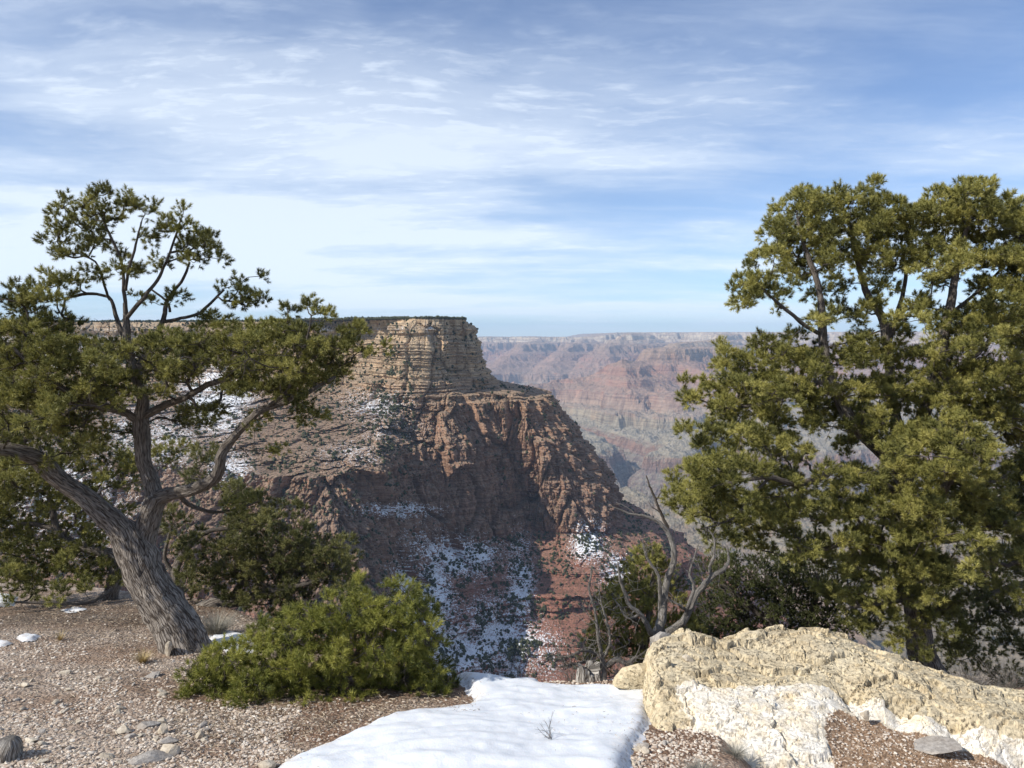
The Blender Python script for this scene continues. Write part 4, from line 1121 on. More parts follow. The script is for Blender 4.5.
    build_tree('juniper', 'dark low juniper crouching right behind the pale boulder, left of the tall pine', 'tree', P(800, 680, D),
               [[(800, 690, D, .10), (792, 660, D, .08), (778, 630, D, .06), (755, 610, D, .045), (730, 590, D, .03), (712, 575, D, .015)],
                [(795, 665, D, .05), (805, 630, D, .045), (815, 600, D, .035), (818, 575, D, .02)],
                [(778, 630, D, .03), (775, 600, D, .026), (765, 575, D, .015)]],
               [(712, 572, 16, 12, D, .4), (740, 570, 26, 14, D, .5), (775, 568, 26, 14, D, .5), (812, 580, 24, 16, D, .5), (725, 600, 26, 14, D, .5), (765, 600, 30, 16, D, .5), (800, 608, 26, 16, D, .5), (710, 625, 20, 14, D, .45), (745, 630, 28, 14, D, .5), (790, 638, 30, 12, D, .5), (830, 625, 22, 16, D, .45), (695, 645, 16, 8, D, .3), (835, 600, 16, 12, D, .4)],
               (M_BARK, M_TWIG, M_JUNI), 53, spacing=.17, shoots=10, clump=.085, needle=dict(L=.08, n=30, nl=.018, w=.0068), dead_twigs=420, trunk_n=1, sides=14)
    D = 8.2
    build_tree('pinyon_pine', 'small green pinyon pine close behind the bleached dead snag', 'tree', P(640, 680, D),
               [[(642, 690, D, .06), (640, 660, D, .05), (648, 630, D, .042), (650, 600, D, .034), (655, 570, D, .026), (652, 550, D, .015)],
                [(648, 630, D, .025), (628, 612, D, .02), (612, 595, D, .012)], [(650, 605, D, .02), (668, 590, D, .016), (685, 572, D, .01)]],
               [(645, 556, 18, 9, D, .35), (662, 568, 20, 10, D, .4), (635, 575, 18, 10, D, .4), (615, 590, 18, 10, D, .35), (650, 595, 26, 12, D, .45), (610, 615, 22, 12, D, .4), (640, 622, 26, 12, D, .45), (675, 600, 18, 14, D, .4), (600, 640, 18, 12, D, .35), (630, 648, 26, 10, D, .4), (595, 660, 14, 8, D, .3), (690, 625, 14, 12, D, .3), (665, 630, 20, 12, D, .4)],
               (M_BARK, M_TWIG, M_NEEDLE), 59, spacing=.165, shoots=9, clump=.08, needle=dict(L=.07, n=26, nl=.032, w=.0056), dead_twigs=160, trunk_n=1, tone=(0, .85), sides=12)
right_pine()

def bush():
    D = 5.35
    b = [(200, 668, 24, 10, D, .2), (225, 660, 24, 12, D, .3), (205, 690, 24, 12, D - .1, .25), (240, 690, 28, 18, D - .1, .35), (255, 645, 22, 12, D, .3), (270, 668, 28, 18, D, .4), (285, 695, 28, 14, D - .1, .35), (285, 630, 20, 14, D, .3), (310, 620, 18, 14, D, .3), (315, 650, 30, 18, D, .4), (325, 685, 28, 16, D, .4),
         (345, 615, 22, 14, D, .3), (352, 600, 10, 8, D, .15), (350, 645, 26, 18, D, .4), (375, 612, 22, 14, D, .3), (388, 596, 14, 9, D, .2), (412, 600, 16, 12, D, .25), (420, 620, 18, 16, D, .3), (385, 640, 28, 18, D, .4), (412, 650, 22, 16, D, .35), (365, 680, 28, 16, D, .35), (400, 685, 24, 12, D, .3), (428, 675, 20, 14, D, .3), (445, 690, 16, 12, D, .25), (452, 706, 12, 5, D, .2), (420, 702, 18, 7, D, .2), (195, 708, 12, 7, D - .1, .15), (250, 708, 20, 6, D - .1, .2), (330, 706, 30, 6, D, .2), (432, 640, 10, 10, D, .2), (328, 600, 6, 6, D, .1), (355, 588, 4, 4, D, .08)]
    base = P(318, 716, D)
    sk = [[(318, 722, D, .035), (316, 705, D, .03), (312, 690, D, .026), (300, 668, D, .02), (290, 645, D, .012)],
          [(318, 708, D, .022), (335, 690, D, .02), (350, 665, D, .016), (365, 640, D, .012), (380, 615, D, .008)],
          [(317, 708, D, .02), (290, 700, D, .018), (260, 690, D, .015), (230, 680, D, .011), (200, 675, D, .006)],
          [(325, 704, D, .02), (355, 700, D, .018), (390, 690, D, .015), (415, 670, D, .011), (430, 645, D, .006)],
          [(390, 690, D, .012), (420, 695, D, .01), (445, 700, D, .005)]]
    build_tree('young_pinyon_bush', 'bright green bushy young pinyon spreading low over the gravel between leaning trunk and snow', 'bush', base,
               sk, b, (M_TWIG, M_TWIG, M_NEEDLE_B), 61, spacing=.118, shoots=6, clump=.055, needle=dict(L=.070, n=30, nl=.034, w=.0038), dead_twigs=240, trunk_n=1, sides=10, step=.045, tipr=.0025, upb=.55)
bush()

# ------------------------------------------------------------------ snow
def snow_mat():
    m, w, b = material('old_snow')
    co = w.n.new('ShaderNodeNewGeometry').outputs['Position']
    n = w.noise(co, 7, 6, .6); n2 = w.noise(co, 90, 3, .7)
    spk = w.noise(co, 34, 4, .7)
    ed = w.attr('edge')
    col = w.mix(w.rng(n, .3, .7), (.60, .63, .67), (.73, .745, .76))
    col = w.mix(w.rng(w.math('ADD', spk, w.math('MULTIPLY', ed, .16)), .69, .75, 0, .6), col, (.26, .20, .15))
    col = w.mix(w.rng(w.math('ADD', n, w.math('MULTIPLY', ed, .3)), .62, .95, 0, .5), col, (.55, .50, .45))
    w.set(b.inputs['Base Color'], col); b.inputs['Roughness'].default_value = .6
    b.inputs['Subsurface Weight'].default_value = .15
    b.inputs['Subsurface Radius'].default_value = (.02, .03, .04)
    bump(w, b, w.math('ADD', n, w.math('MULTIPLY', n2, .35)), .35, .02)
    return m
M_SNOW = snow_mat()

def snow_patch(poly, thick, label, step=.02, seed=0.0, rough=.06, group=None):
    poly = np.array(poly); x0, y0 = poly.min(0) - .1; x1, y1 = poly.max(0) + .1
    X, Y = np.meshgrid(np.arange(x0, x1, step), np.arange(y0, y1, step))
    s = poly_sd(X, Y, poly) + rough * fbm2(X * 2.2 + seed, Y * 2.2, 4, .55) + rough * .3 * fbm2(X * 11 + seed, Y * 11, 3)
    e = np.clip(s / (thick * 1.6), -1, 1)
    up = np.where(e > 0, np.sqrt(np.clip(1 - (1 - e) ** 2, 0, 1)), e * .6) * thick
    rip = fbm2(X * 1.6 + Y * .7, Y * 5.5 - X * 1.2 + .8 * fbm2(X * 1.5, Y * 1.5, 2), 4, .5, s=seed)
    pit = fbm2(X * 7, Y * 9, 4, .6, s=seed + 3)
    Z = ground_z(X, Y, False) + up + .012 + np.clip(e, 0, 1) * (.030 * rip + .010 * pit + .04 * fbm2(X * .9, Y * .9, 2))
    keep = (s[:-1, :-1] > -thick * .9) | (s[1:, 1:] > -thick * .9)
    f = grid_faces(*X.shape, keep)
    v, f, at = compact(np.stack([X, Y, Z], -1).reshape(-1, 3), f, {'edge': (1 - sstep(.0, .16, s)).ravel()})
    c = np.array([poly[:, 0].mean(), poly[:, 1].mean(), 0]); c[2] = float(ground_z(c[0], c[1]))
    o = obj('snow_patch', mesh('snow_patch', v - c, f, True, at), M_SNOW, loc=tuple(c))
    tag(o, label, 'snow patch', group)
    return o

def Gp(*pts): return [tuple(float(a) for a in G(px, py)) for px, py in pts]
snow_patch(Gp((255, 790), (290, 764), (315, 752), (345, 741), (372, 731), (400, 722), (440, 714), (468, 710), (474, 700), (468, 692)) + [(-.42, 5.8), (-.3, 6.3), (.05, 6.2)] + Gp((540, 686), (580, 687), (615, 689)) +
           Gp((646, 690), (650, 705), (647, 722), (636, 737), (628, 752), (624, 775), (610, 840), (350, 850)), .045,
           'large white snow patch spread between the green bush and the pale boulder', rough=.05)
snow_patch(Gp((-30, 598), (-5, 594), (14, 596), (10, 603), (-10, 606), (-40, 606)), .016, 'small snow patch at the far left edge of the gravel near low branches', .03, 3., .03)
snow_patch(Gp((19, 638), (26, 634), (38, 637), (33, 642), (24, 643)), .010, 'small oval snow remnant on the gravel left, below the dark band of litter and painted shade', .015, 5., .02)
snow_patch(Gp((-14, 643), (0, 641), (11, 645), (2, 648), (-14, 648)), .010, 'thin snow remnant touching the left frame edge on the gravel', .015, 7., .02)
snow_patch(Gp((62, 609), (75, 606), (84, 610), (72, 613)), .010, 'little snow remnant beneath the low branch left of the leaning trunk', .02, 8., .02)
snow_patch(Gp((212, 634), (222, 630), (238, 634), (254, 640), (256, 652), (236, 655), (214, 648)), .022, 'snow patch lying right behind the base of the leaning trunk', .02, 11., .03)

# ------------------------------------------------------------------ rocks
def rock_mat(name, white=False):
    m, w, b = material(name)
    co = w.n.new('ShaderNodeNewGeometry').outputs['Position']
    n = w.noise(co, 3.2, 6, .6); n2 = w.noise(co, 26, 8, .72); n3 = w.noise(co, 9, 5, .65)
    col = w.ramp(n2, [(.30, (.26, .20, .13)), (.42, (.48, .39, .25)), (.55, (.60, .50, .33)), (.72, (.70, .61, .43))])
    col = w.mix(w.rng(n, .40, .62, 0, .55), col, (.62, .55, .40))
    col = w.mix(w.rng(n3, .60, .72, 0, .6), col, (.42, .31, .19))
    pit = w.noise(co, 42, 6, .75); pm = w.noise(co, 5.0, 4, .6)
    pitm = w.math('MULTIPLY', w.rng(pit, .545, .60), w.rng(pm, .40, .56, .25, 1.0))
    col = w.mix(w.math('MULTIPLY', pitm, .85), col, (.075, .058, .040))
    vo = w.noise(w.mapping(co, (1, 1, 2.0)), 2.6, 7, .6, .4)
    crack = w.rng(w.math('ABSOLUTE', w.math('SUBTRACT', vo, .5)), 0.0, .010, .75, 0)
    col = w.mix(w.math('MULTIPLY', crack, w.rng(pm, .40, .55)), col, (.09, .065, .04))
    gs = w.noise(w.mapping(co, (1, 1.4, 1), (0, 0, .4)), 2.1, 7, .68)
    col = w.mix(w.rng(gs, .50, .62, 0, .25), col, (.30, .26, .20))
    li = w.voro(co, 3.3)
    lm = w.math('MULTIPLY', w.math('LESS_THAN', w.math('ADD', li.outputs['Distance'], w.math('MULTIPLY', n2, .12)), .155), w.rng(w.sep(li.outputs['Color'])[1], .72, .75))
    col = w.mix(w.math('MULTIPLY', lm, .8), col, (.48, .20, .07))
    h = w.math('ADD', n2, w.math('MULTIPLY', pitm, -.6))
    if white:
        wa = w.attr('chalk')
        wm = w.rng(w.math('ADD', wa, w.math('MULTIPLY', w.math('SUBTRACT', n2, .5), 1.5)), .42, .58)
        wm = w.math('MULTIPLY', wm, w.rng(w.noise(co, 7.5, 6, .7), .30, .40, .25, 1.0))
        wc = w.mix(w.rng(n3, .4, .65), (.78, .74, .66), (.70, .60, .44))
        wc = w.mix(w.math('MULTIPLY', pitm, .35), wc, (.28, .22, .16))
        col = w.mix(wm, col, wc)
        so = w.attr('soil')
        sm = w.rng(w.math('ADD', so, w.math('MULTIPLY', w.math('SUBTRACT', n2, .5), 1.4)), .40, .60)
        sc = w.ramp(w.noise(co, 55, 5, .7), [(.3, (.12, .07, .04)), (.5, (.27, .175, .11)), (.7, (.45, .35, .25))])
        col = w.mix(sm, col, sc)
    w.set(b.inputs['Base Color'], col)
    bump(w, b, w.math('ADD', h, w.math('MULTIPLY', n3, .6)), .75, .018)
    return m
M_ROCK = rock_mat('pale_limestone'); M_BOULDER = rock_mat('pale_limestone_chalky', True)

def tps(pts, vals, X, Y):
    pts = np.asarray(pts, float); n = len(pts)
    d = np.linalg.norm(pts[:, None] - pts[None], axis=2)
    ph = lambda r: r ** 2 * np.log(r + 1e-9)
    A = np.zeros((n + 3, n + 3)); A[:n, :n] = ph(d) + np.eye(n) * .002; A[:n, n] = 1; A[:n, n + 1:] = pts; A[n, :n] = 1; A[n + 1:, :n] = pts.T
    w = np.linalg.solve(A, np.concatenate([vals, [0, 0, 0]]))
    out = w[n] + w[n + 1] * X + w[n + 2] * Y
    for i in range(n):
        out = out + w[i] * ph(np.hypot(X - pts[i, 0], Y - pts[i, 1]))
    return out

def boulder():
    crest = [(655, 643, 5.30), (690, 633, 5.42), (720, 643, 5.45), (745, 633, 5.6), (790, 633, 5.65), (850, 641, 5.6), (870, 650, 5.5), (900, 656, 5.4), (935, 671, 5.15), (960, 676, 5.15), (1000, 686, 5.1), (1040, 688, 5.1), (1100, 690, 5.1)]
    mid = [(668, 665, 5.0), (720, 660, 5.1), (780, 660, 5.15), (840, 668, 5.05), (900, 685, 4.88), (960, 705, 4.75), (1024, 722, 4.68), (1100, 735, 4.6)]
    front = [(655, 690, 4.75), (700, 685, 4.78), (760, 687, 4.80), (830, 691, 4.80), (880, 700, 4.70), (920, 714, 4.60), (970, 728, 4.50), (1024, 742, 4.42), (1100, 760, 4.3)]
    riser = [(850, 706, 4.76), (900, 724, 4.63), (960, 744, 4.50), (1024, 766, 4.38), (1100, 786, 4.25)]
    tread = [(845, 722, 4.55), (840, 740, 4.40), (900, 742, 4.42), (960, 765, 4.25), (880, 765, 4.2), (1040, 795, 4.1), (920, 800, 4.0)]
    lump = [(700, 703, 4.62), (750, 703, 4.62), (795, 708, 4.60), (820, 716, 4.52), (822, 738, 4.36), (740, 726, 4.45), (700, 728, 4.46), (680, 742, 4.38), (720, 766, 4.2), (690, 768, 4.2), (790, 764, 4.15), (830, 768, 4.16), (770, 740, 4.34), (800, 800, 3.95), (700, 800, 4.0)]
    A = np.array(crest + mid + front + riser + tread + lump)
    W3 = P(A[:, 0], A[:, 1], A[:, 2])
    bk = P(np.array([650, 720, 800, 880, 950, 1100.]), np.array([650, 650, 650, 665, 690, 700.]), np.array([5.75, 5.9, 6.1, 5.9, 5.6, 5.5]))
    bk[:, 2] -= .25
    W3 = np.concatenate([W3, bk])
    outline = [((px - 512) / F * D, D) for px, D in [(641, 5.45), (660, 5.6), (700, 5.72), (745, 5.85), (800, 5.9), (860, 5.8), (910, 5.6), (945, 5.38), (1010, 5.35), (1130, 5.35), (1160, 3.6), (900, 3.55), (780, 3.7), (705, 3.95), (672, 4.25), (652, 4.5), (645, 4.9), (643, 5.2)]]
    st = .0105
    X, Y = np.meshgrid(np.arange(.72, 4.1, st), np.arange(3.55, 6.0, st))
    H = tps(W3[:, :2], W3[:, 2], X, Y)
    s = poly_sd(X, Y, outline) + .035 * fbm2(X * 3, Y * 3, 4, .6) + .012 * fbm2(X * 14, Y * 14, 3)
    gz = ground_z(X, Y, False) - .22
    e = np.clip(s / .10, 0, 1); e = np.sqrt(1 - (1 - e) ** 2)
    Z = gz + (np.maximum(H, gz) - gz) * e
    fr = np.array([(P(*q)) for q in front]); 
    fy = np.interp(X, fr[:, 0], fr[:, 1])
    dfr = fy - Y                              # metres in front of the ledge lip
    tr = poly_sd(X, Y, [tuple(P(*q)[:2]) for q in [(835, 703, 4.68), (880, 718, 4.60), (940, 740, 4.48), (1010, 768, 4.33), (1110, 800, 4.2), (1100, 840, 3.7), (850, 800, 3.9), (826, 750, 4.3), (824, 725, 4.45)]])
    tr = tr + .05 * fbm2(X * 5, Y * 5, 4)
    soil = sstep(-.02, .05, tr)
    chalk = sstep(-.05, .02, dfr) * (1 - .0 * soil)
    chalk *= sstep(.95, 1.15, X + .15 * fbm2(X * 4, Y * 4, 3))
    rk = 1 - .8 * soil
    # joints and broken steps in the cap, pits and crumbly relief everywhere
    n2 = fbm2(X * 7, Y * 8, 5, .62, s=4); n3 = fbm2(X * 30, Y * 30, 4, .65, s=6)
    jx = X + .10 * fbm2(X * 3, Y * 3, 4, .6, s=31); jy = Y + .10 * fbm2(X * 3, Y * 3, 4, .6, s=41)
    ba, va, ax, ay = cells2(jx * 1.9 + 3, jy * 2.9, 5); bb, vb, bx, by = cells2(jx * 6.5, jy * 8.5, 17); bc, vc, cx_, cy_ = cells2(jx * 19 + 2, jy * 22, 29)
    rel = .055 * (va - .5) + .05 * ax * (va - .3) - .05 * ay * (vb - .6) - .045 * (1 - sstep(0, .05, ba))
    rel += .034 * (vb - .5) + .020 * bx * (vb - .5) - .014 * by - .016 * (1 - sstep(0, .07, bb))
    rel += .006 * (vc - .5) - .003 * (1 - sstep(0, .1, bc)) + .010 * n2 + .0035 * n3
    rel = rel * (1 - .45 * chalk)
    Z = Z + rk * rel * np.clip(e, .3, 1)
    Z = Z + soil * (.010 * n2 + .010 * n3)
    V = np.stack([X, Y, Z], -1)
    # undercut the steep faces a little in plan too
    V[..., 0] += .018 * fbm3(X * 9, Y * 9, Z * 22, 3) * (1 - soil); V[..., 1] += .022 * fbm3(X * 8 + 9, Y * 8, Z * 20, 3) * (1 - soil)
    keep = (s[:-1, :-1] > -.02)
    f = grid_faces(*X.shape, keep)
    v, f, at = compact(V.reshape(-1, 3), f, {'chalk': chalk.ravel(), 'soil': soil.ravel()})
    c = np.array([2.2, 4.9, -2.6])
    tag(obj('boulder', mesh('boulder', v - c, f, False, at), M_BOULDER, loc=tuple(c)), 'huge pale limestone slab with a chalky white ledge at the right foreground', 'boulder')
    return X, Y, Z, soil, s
BX, BY, BZ, BSOIL, BS = boulder()

import bmesh
def stone_mesh(name, r, dims, amp=.22, sub=3, flat=.0):
    bm = bmesh.new(); bmesh.ops.create_icosphere(bm, subdivisions=sub, radius=1.0)
    v = np.array([a.co[:] for a in bm.verts]); f = np.array([[q.index for q in p.verts] for p in bm.faces]); bm.free()
    o = r.rand(3) * 50
    # chop with a few planes for broken facets
    for _ in range(14):
        n = r.normal(size=3); n /= np.linalg.norm(n); d = r.uniform(.42, .80)
        k = v @ n; v = v - np.where(k > d, (k - d) * .97, 0)[:, None] * n
    v = v * (1 + amp * .6 * fbm3(v[:, 0] * 1.1 + o[0], v[:, 1] * 1.1 + o[1], v[:, 2] * 1.1 + o[2], 3))[:, None]
    v = v * (1 + amp * .35 * fbm3(v[:, 0] * 5 + o[0], v[:, 1] * 5 + o[1], v[:, 2] * 5 + o[2], 3))[:, None]
    return mesh(name, v * np.array(dims) * 1.25, f, False)

def stone_mat(name, c0, c1):
    m, w, b = material(name)
    co = w.n.new('ShaderNodeNewGeometry').outputs['Position']
    n = w.noise(co, 40, 6, .7); n2 = w.noise(co, 6, 3)
    col = w.mix(w.rng(n, .3, .7), c0, c1); col = w.mix(w.rng(n2, .35, .65, 0, .4), col, w.mix(1.0, col, (.75, .65, .55), 'MULTIPLY'))
    w.set(b.inputs['Base Color'], col); bump(w, b, n, .7, .012)
    return m
M_STONE = stone_mat('cream_stone', (.34, .29, .22), (.62, .57, .48)); M_STONE2 = stone_mat('grey_stone', (.22, .20, .18), (.48, .45, .41))

def stone(px, py, w, h, label, mat=None, seed=0, rot=0, group=None, lift=.25, name='stone', D=None, z=None, amp=.22):
    r = np.random.RandomState(seed + 500)
    x, y = G(px, py); x = float(x); y = float(y)
    if D is not None: q = P(px, py, D); x, y = q[0], q[1]
    sx = w / F * y / 2; sz = h / F * y / 2
    o = obj(name, stone_mesh(name, r, (sx, sx * r.uniform(.6, .9), sz), amp), mat or M_STONE)
    zz = float(ground_z(x, y)) if z is None else z
    o.location = (x, y, zz + sz * lift); o.rotation_euler = (r.normal() * .12, r.normal() * .12, rot)
    tag(o, label, 'stone', group)
    return o

stone(655, 667, 78, 54, 'pinkish cream rock stub touching the left end of the big limestone slab', M_ROCK, 3, .2, lift=.35, name='rock', D=5.35, z=-2.50, amp=.3)
stone(664, 640, 34, 18, 'small grey rounded rock perched behind the left top of the slab', M_STONE2, 4, .2, lift=.3, name='rock', D=5.65, z=-2.30)
stone(168, 753, 24, 20, 'bright cream angular stone at the bottom left, beside a flat grey one', M_STONE, 5)
stone(150, 760, 34, 10, 'flat grey stone lying beside a bright cream angular stone', M_STONE2, 6, .5)
stone(165, 742, 26, 8, 'flat tan slab just above the bright cream angular stone', M_STONE2, 7, .4)
stone(163, 732, 15, 14, 'upright cream stone in the gravel, above the flat tan slab', M_STONE, 8)
stone(124, 731, 14, 11, 'rounded cream stone on the gravel left, next to a grey one', M_STONE, 9)
stone(131, 737, 13, 9, 'small grey stone right of the rounded cream one', M_STONE2, 10, .4)
stone(200, 736, 11, 11, 'lone whitish stone below the left tip of the green bush', M_STONE, 11)
stone(162, 722, 10, 9, 'small cream stone below the leaning trunk, right of flat ones', M_STONE, 12)
stone(148, 726, 24, 8, 'flat pale slab half sunk in gravel below the leaning trunk', M_STONE2, 13, .3)
stone(64, 673, 12, 6, 'small pale stone alone on the upper left gravel', M_STONE, 14)
stone(110, 757, 20, 5, 'thin flat stone on the gravel at the bottom left', M_STONE, 15)
stone(153, 676, 18, 7, 'stone just below and left of the leaning trunk foot', M_STONE2, 16)
stone(168, 656, 8, 22, 'narrow bone-white upright rock leaning on the trunk foot', M_STONE, 17, lift=.4)
stone(30, 742, 14, 6, 'pale stone on the gravel above the weathered stub at the left corner', M_STONE, 18)
stone(268, 767, 20, 12, 'orange tan stone at the left tip of the large snow patch', M_STONE, 19)
stone(645, 752, 12, 9, 'cream stone on the gravel strip between snow and slab', M_STONE, 20)
stone(865, 724, 11, 9, 'rounded tan stone lying on the soil shelf of the slab', M_STONE, 22, D=4.55, z=-2.31)
stone(935, 752, 58, 7, 'long flat grey stone lying on the soil shelf of the slab', M_STONE2, 23, -.3, D=4.38, z=-2.405, amp=.15)
stone(687, 661, 12, 8, 'white loose chip sitting on the cream top of the slab', M_STONE, 24, D=5.05, z=-2.17)

def small_stones():
    r = np.random.RandomState(77)
    ms = [stone_mesh('stone', r, (1, .8, .6), .25, 2) for _ in range(8)]
    for m in ms[:5]: m.materials.append(M_STONE)
    for m in ms[5:]: m.materials.append(M_STONE2)
    zones = [((0, 250, 670, 768), 150, 'small loose stone lying on the gravel slope at the left'),
             ((630, 690, 742, 768), 22, 'small loose stone on the gravel strip between snow and slab')]
    for (x0, x1, y0, y1), n, lab in zones:
        k = 0
        while k < n:
            px = r.uniform(x0, x1); py = r.uniform(y0, y1)
            if px > 185 and py < 725: continue
            x, y = (float(a) for a in G(px, py))
            s = .010 + .020 * r.rand() ** 2.2
            o = obj('stone', ms[r.randint(8)])
            o.scale = (s * r.uniform(.9, 1.5), s * r.uniform(.8, 1.3), s * r.uniform(.6, 1.1)); o.rotation_euler = (r.normal() * .3, r.normal() * .3, r.rand() * 6.3)
            o.location = (x, y, float(ground_z(x, y)) + s * .25)
            tag(o, lab, 'stone', 'small loose stones ' + ('left' if k >= 0 and x0 == 0 else 'by the slab')); k += 1
small_stones()

def gravel():
    r = np.random.RandomState(8)
    parts, tones = [], []
    def put(x, y, z, s, seed):
        m = len(x); tv, tf = blob_template(.28, seed)
        sc = np.stack([s * r.uniform(.8, 1.7, m), s * r.uniform(.7, 1.2, m), s * r.uniform(.35, .8, m)], -1)
        parts.append(stamp(tv, tf, np.stack([x, y, z + s * .15], -1), sc, rotz(r.rand(m) * 6.28)))
        tones.append(np.repeat(r.rand(m), len(tv)))
    for k in range(4):
        m = 12500
        px = r.uniform(-60, 300, m); py = 590 + 200 * r.rand(m) ** .8
        kp = (py > 634) | (r.rand(m) < .22); kp &= (fbm2(px / 60, py / 22, 4) + .35 > r.rand(m) * .75)
        px, py = px[kp], py[kp]; m = len(px)
        x, y = G(px, py); s = .003 + .011 * r.rand(m) ** 3
        put(x, y, ground_z(x, y), s, 60 + k)
    m = 3500; px = r.uniform(170, 480, m); py = r.uniform(700, 775, m); x, y = G(px, py); put(x, y, ground_z(x, y), .002 + .008 * r.rand(m) ** 2.5, 70)
    m = 2600; px = r.uniform(610, 720, m); py = r.uniform(730, 790, m); x, y = G(px, py); put(x, y, ground_z(x, y), .002 + .009 * r.rand(m) ** 2, 71)
    m = 900; px = r.uniform(480, 660, m); py = r.uniform(672, 690, m); x, y = G(px, py); put(x, y, ground_z(x, y), .003 + .012 * r.rand(m) ** 2, 72)
    idx = np.argwhere((BSOIL > .5) & (BS > 0)); idx = idx[r.choice(len(idx), 3800)]
    put(BX[idx[:, 0], idx[:, 1]], BY[idx[:, 0], idx[:, 1]], BZ[idx[:, 0], idx[:, 1]], .002 + .008 * r.rand(3800) ** 2.2, 73)
    v, f = join(parts)
    m, w, b = material('gravel_chips')
    w.set(b.inputs['Base Color'], w.ramp(w.attr('tone'), [(0, (.27, .20, .15)), (.3, (.42, .34, .27)), (.7, (.52, .45, .375)), (1, (.62, .57, .50))]))
    tag(obj('gravel', mesh('gravel', v, f, False, {'tone': np.concatenate(tones)}), m), 'fine pale gravel chips strewn over the rim', 'gravel', kind='stuff')
gravel()

def litter():
    r = np.random.RandomState(9)
    tv = np.array([(0, -1, 0), (0, 1, 0), (1, .6, .8), (1, -.6, .8), (0, 0, 1.6), (1, 0, 1.8)], float)
    tf = np.array([(0, 1, 2), (0, 2, 3), (0, 4, 5), (0, 5, 3), (1, 4, 5), (1, 5, 2)])
    m = 8400
    px = np.concatenate([r.uniform(-60, 330, m // 3), r.normal(110, 90, m // 3), r.uniform(170, 480, m - 2 * (m // 3))])
    py = np.concatenate([r.uniform(595, 780, m // 3), r.normal(622, 14, m // 3), r.normal(722, 16, m - 2 * (m // 3))])
    px = np.concatenate([px, r.uniform(300, 640, 260)]); py = np.concatenate([py, r.uniform(692, 766, 260)])
    k = (py > 590); px, py = px[k], py[k]
    x, y = G(px, py); n = len(x)
    sc = np.stack([r.uniform(.012, .050, n), r.uniform(.0009, .0022, n), r.uniform(.0012, .0030, n)], -1)
    sc[(px > 300) & (py > 738 - (px - 300) * .24)] *= np.array([.45, .6, .6])
    a, b_ = r.rand(n) * 6.28, r.normal(size=n) * .16
    Rz = rotz(a); c, s = np.cos(b_), np.sin(b_); o, e = 0 * c, 0 * c + 1
    Ry = np.stack([np.stack([c, o, s], -1), np.stack([o, e, o], -1), np.stack([-s, o, c], -1)], -2)
    v, f = stamp(tv, tf, np.stack([x, y, ground_z(x, y) + np.where((px > 300) & (py > 738 - (px - 300) * .24), .052, .004)], -1), sc, Rz @ Ry)
    m_, w, bb = material('dry_litter')
    w.set(bb.inputs['Base Color'], w.ramp(w.attr('tone'), [(0, (.09, .062, .042)), (.5, (.27, .21, .15)), (1, (.52, .45, .35))]))
    tag(obj('litter', mesh('litter', v, f, False, {'tone': np.repeat(r.rand(n), 6)}), m_), 'dry needles and twig litter scattered on the ground', 'litter', kind='stuff')
litter()

# ------------------------------------------------------------------ dead wood
def dead_wood(name, label, cat, base, lines, mat, seed, twigs=0, tl=.12, rough=.16, part='branch', ctw=1.0):
    r = np.random.RandomState(seed); base = np.array(base, float)
    root = obj(name, None, loc=tuple(base)); tag(root, label, cat)
    tw = []
    for i, l in enumerate(lines):
        c = px_path(l); gz0 = float(ground_z(c[0, 0], c[0, 1]))
        if i == 0 and c[0, 2] > gz0 and name != 'dead_branch': c = np.concatenate([[[c[0, 0], c[0, 1], gz0 - .05, c[0, 3] * 1.15]], c])
        q = smooth_path(c, .02, .006, r)
        it = tube(q[:, :3] - base, q[:, 3], 12, rough, seed=seed + i * 1.7)
        own = [it]
        for _ in range(int(twigs)):
            k = r.randint(len(q) // 3, len(q)); d = r.normal(size=3); d[2] += .3; d /= np.linalg.norm(d); L = tl * r.uniform(.4, 1.3)
            m = 6; f = np.linspace(0, 1, m)[:, None]
            p = q[k, :3] + d * L * f + r.normal(size=3) * .25 * L * f ** 2 + r.normal(size=3) * .12 * L * np.sin(f * 5)
            rr_ = min(.004, q[k, 3]) * ctw
            own.append(tube(p - base, np.linspace(rr_, .0011, m), 4, 0, seed=r.rand() * 9))
            for _ in range(2):
                j = r.randint(1, m - 1); d2 = d + r.normal(size=3) * .7; d2 /= np.linalg.norm(d2)
                p2 = p[j] + d2 * L * .5 * np.linspace(0, 1, 4)[:, None] + r.normal(size=3) * .03 * np.linspace(0, 1, 4)[:, None] ** 2
                own.append(tube(p2 - base, np.linspace(rr_ * .6, .0009, 4), 3, 0, seed=r.rand() * 9))
        obj('trunk' if i == 0 else part, tubes_mesh('trunk' if i == 0 else part, own), mat, root)
    return root

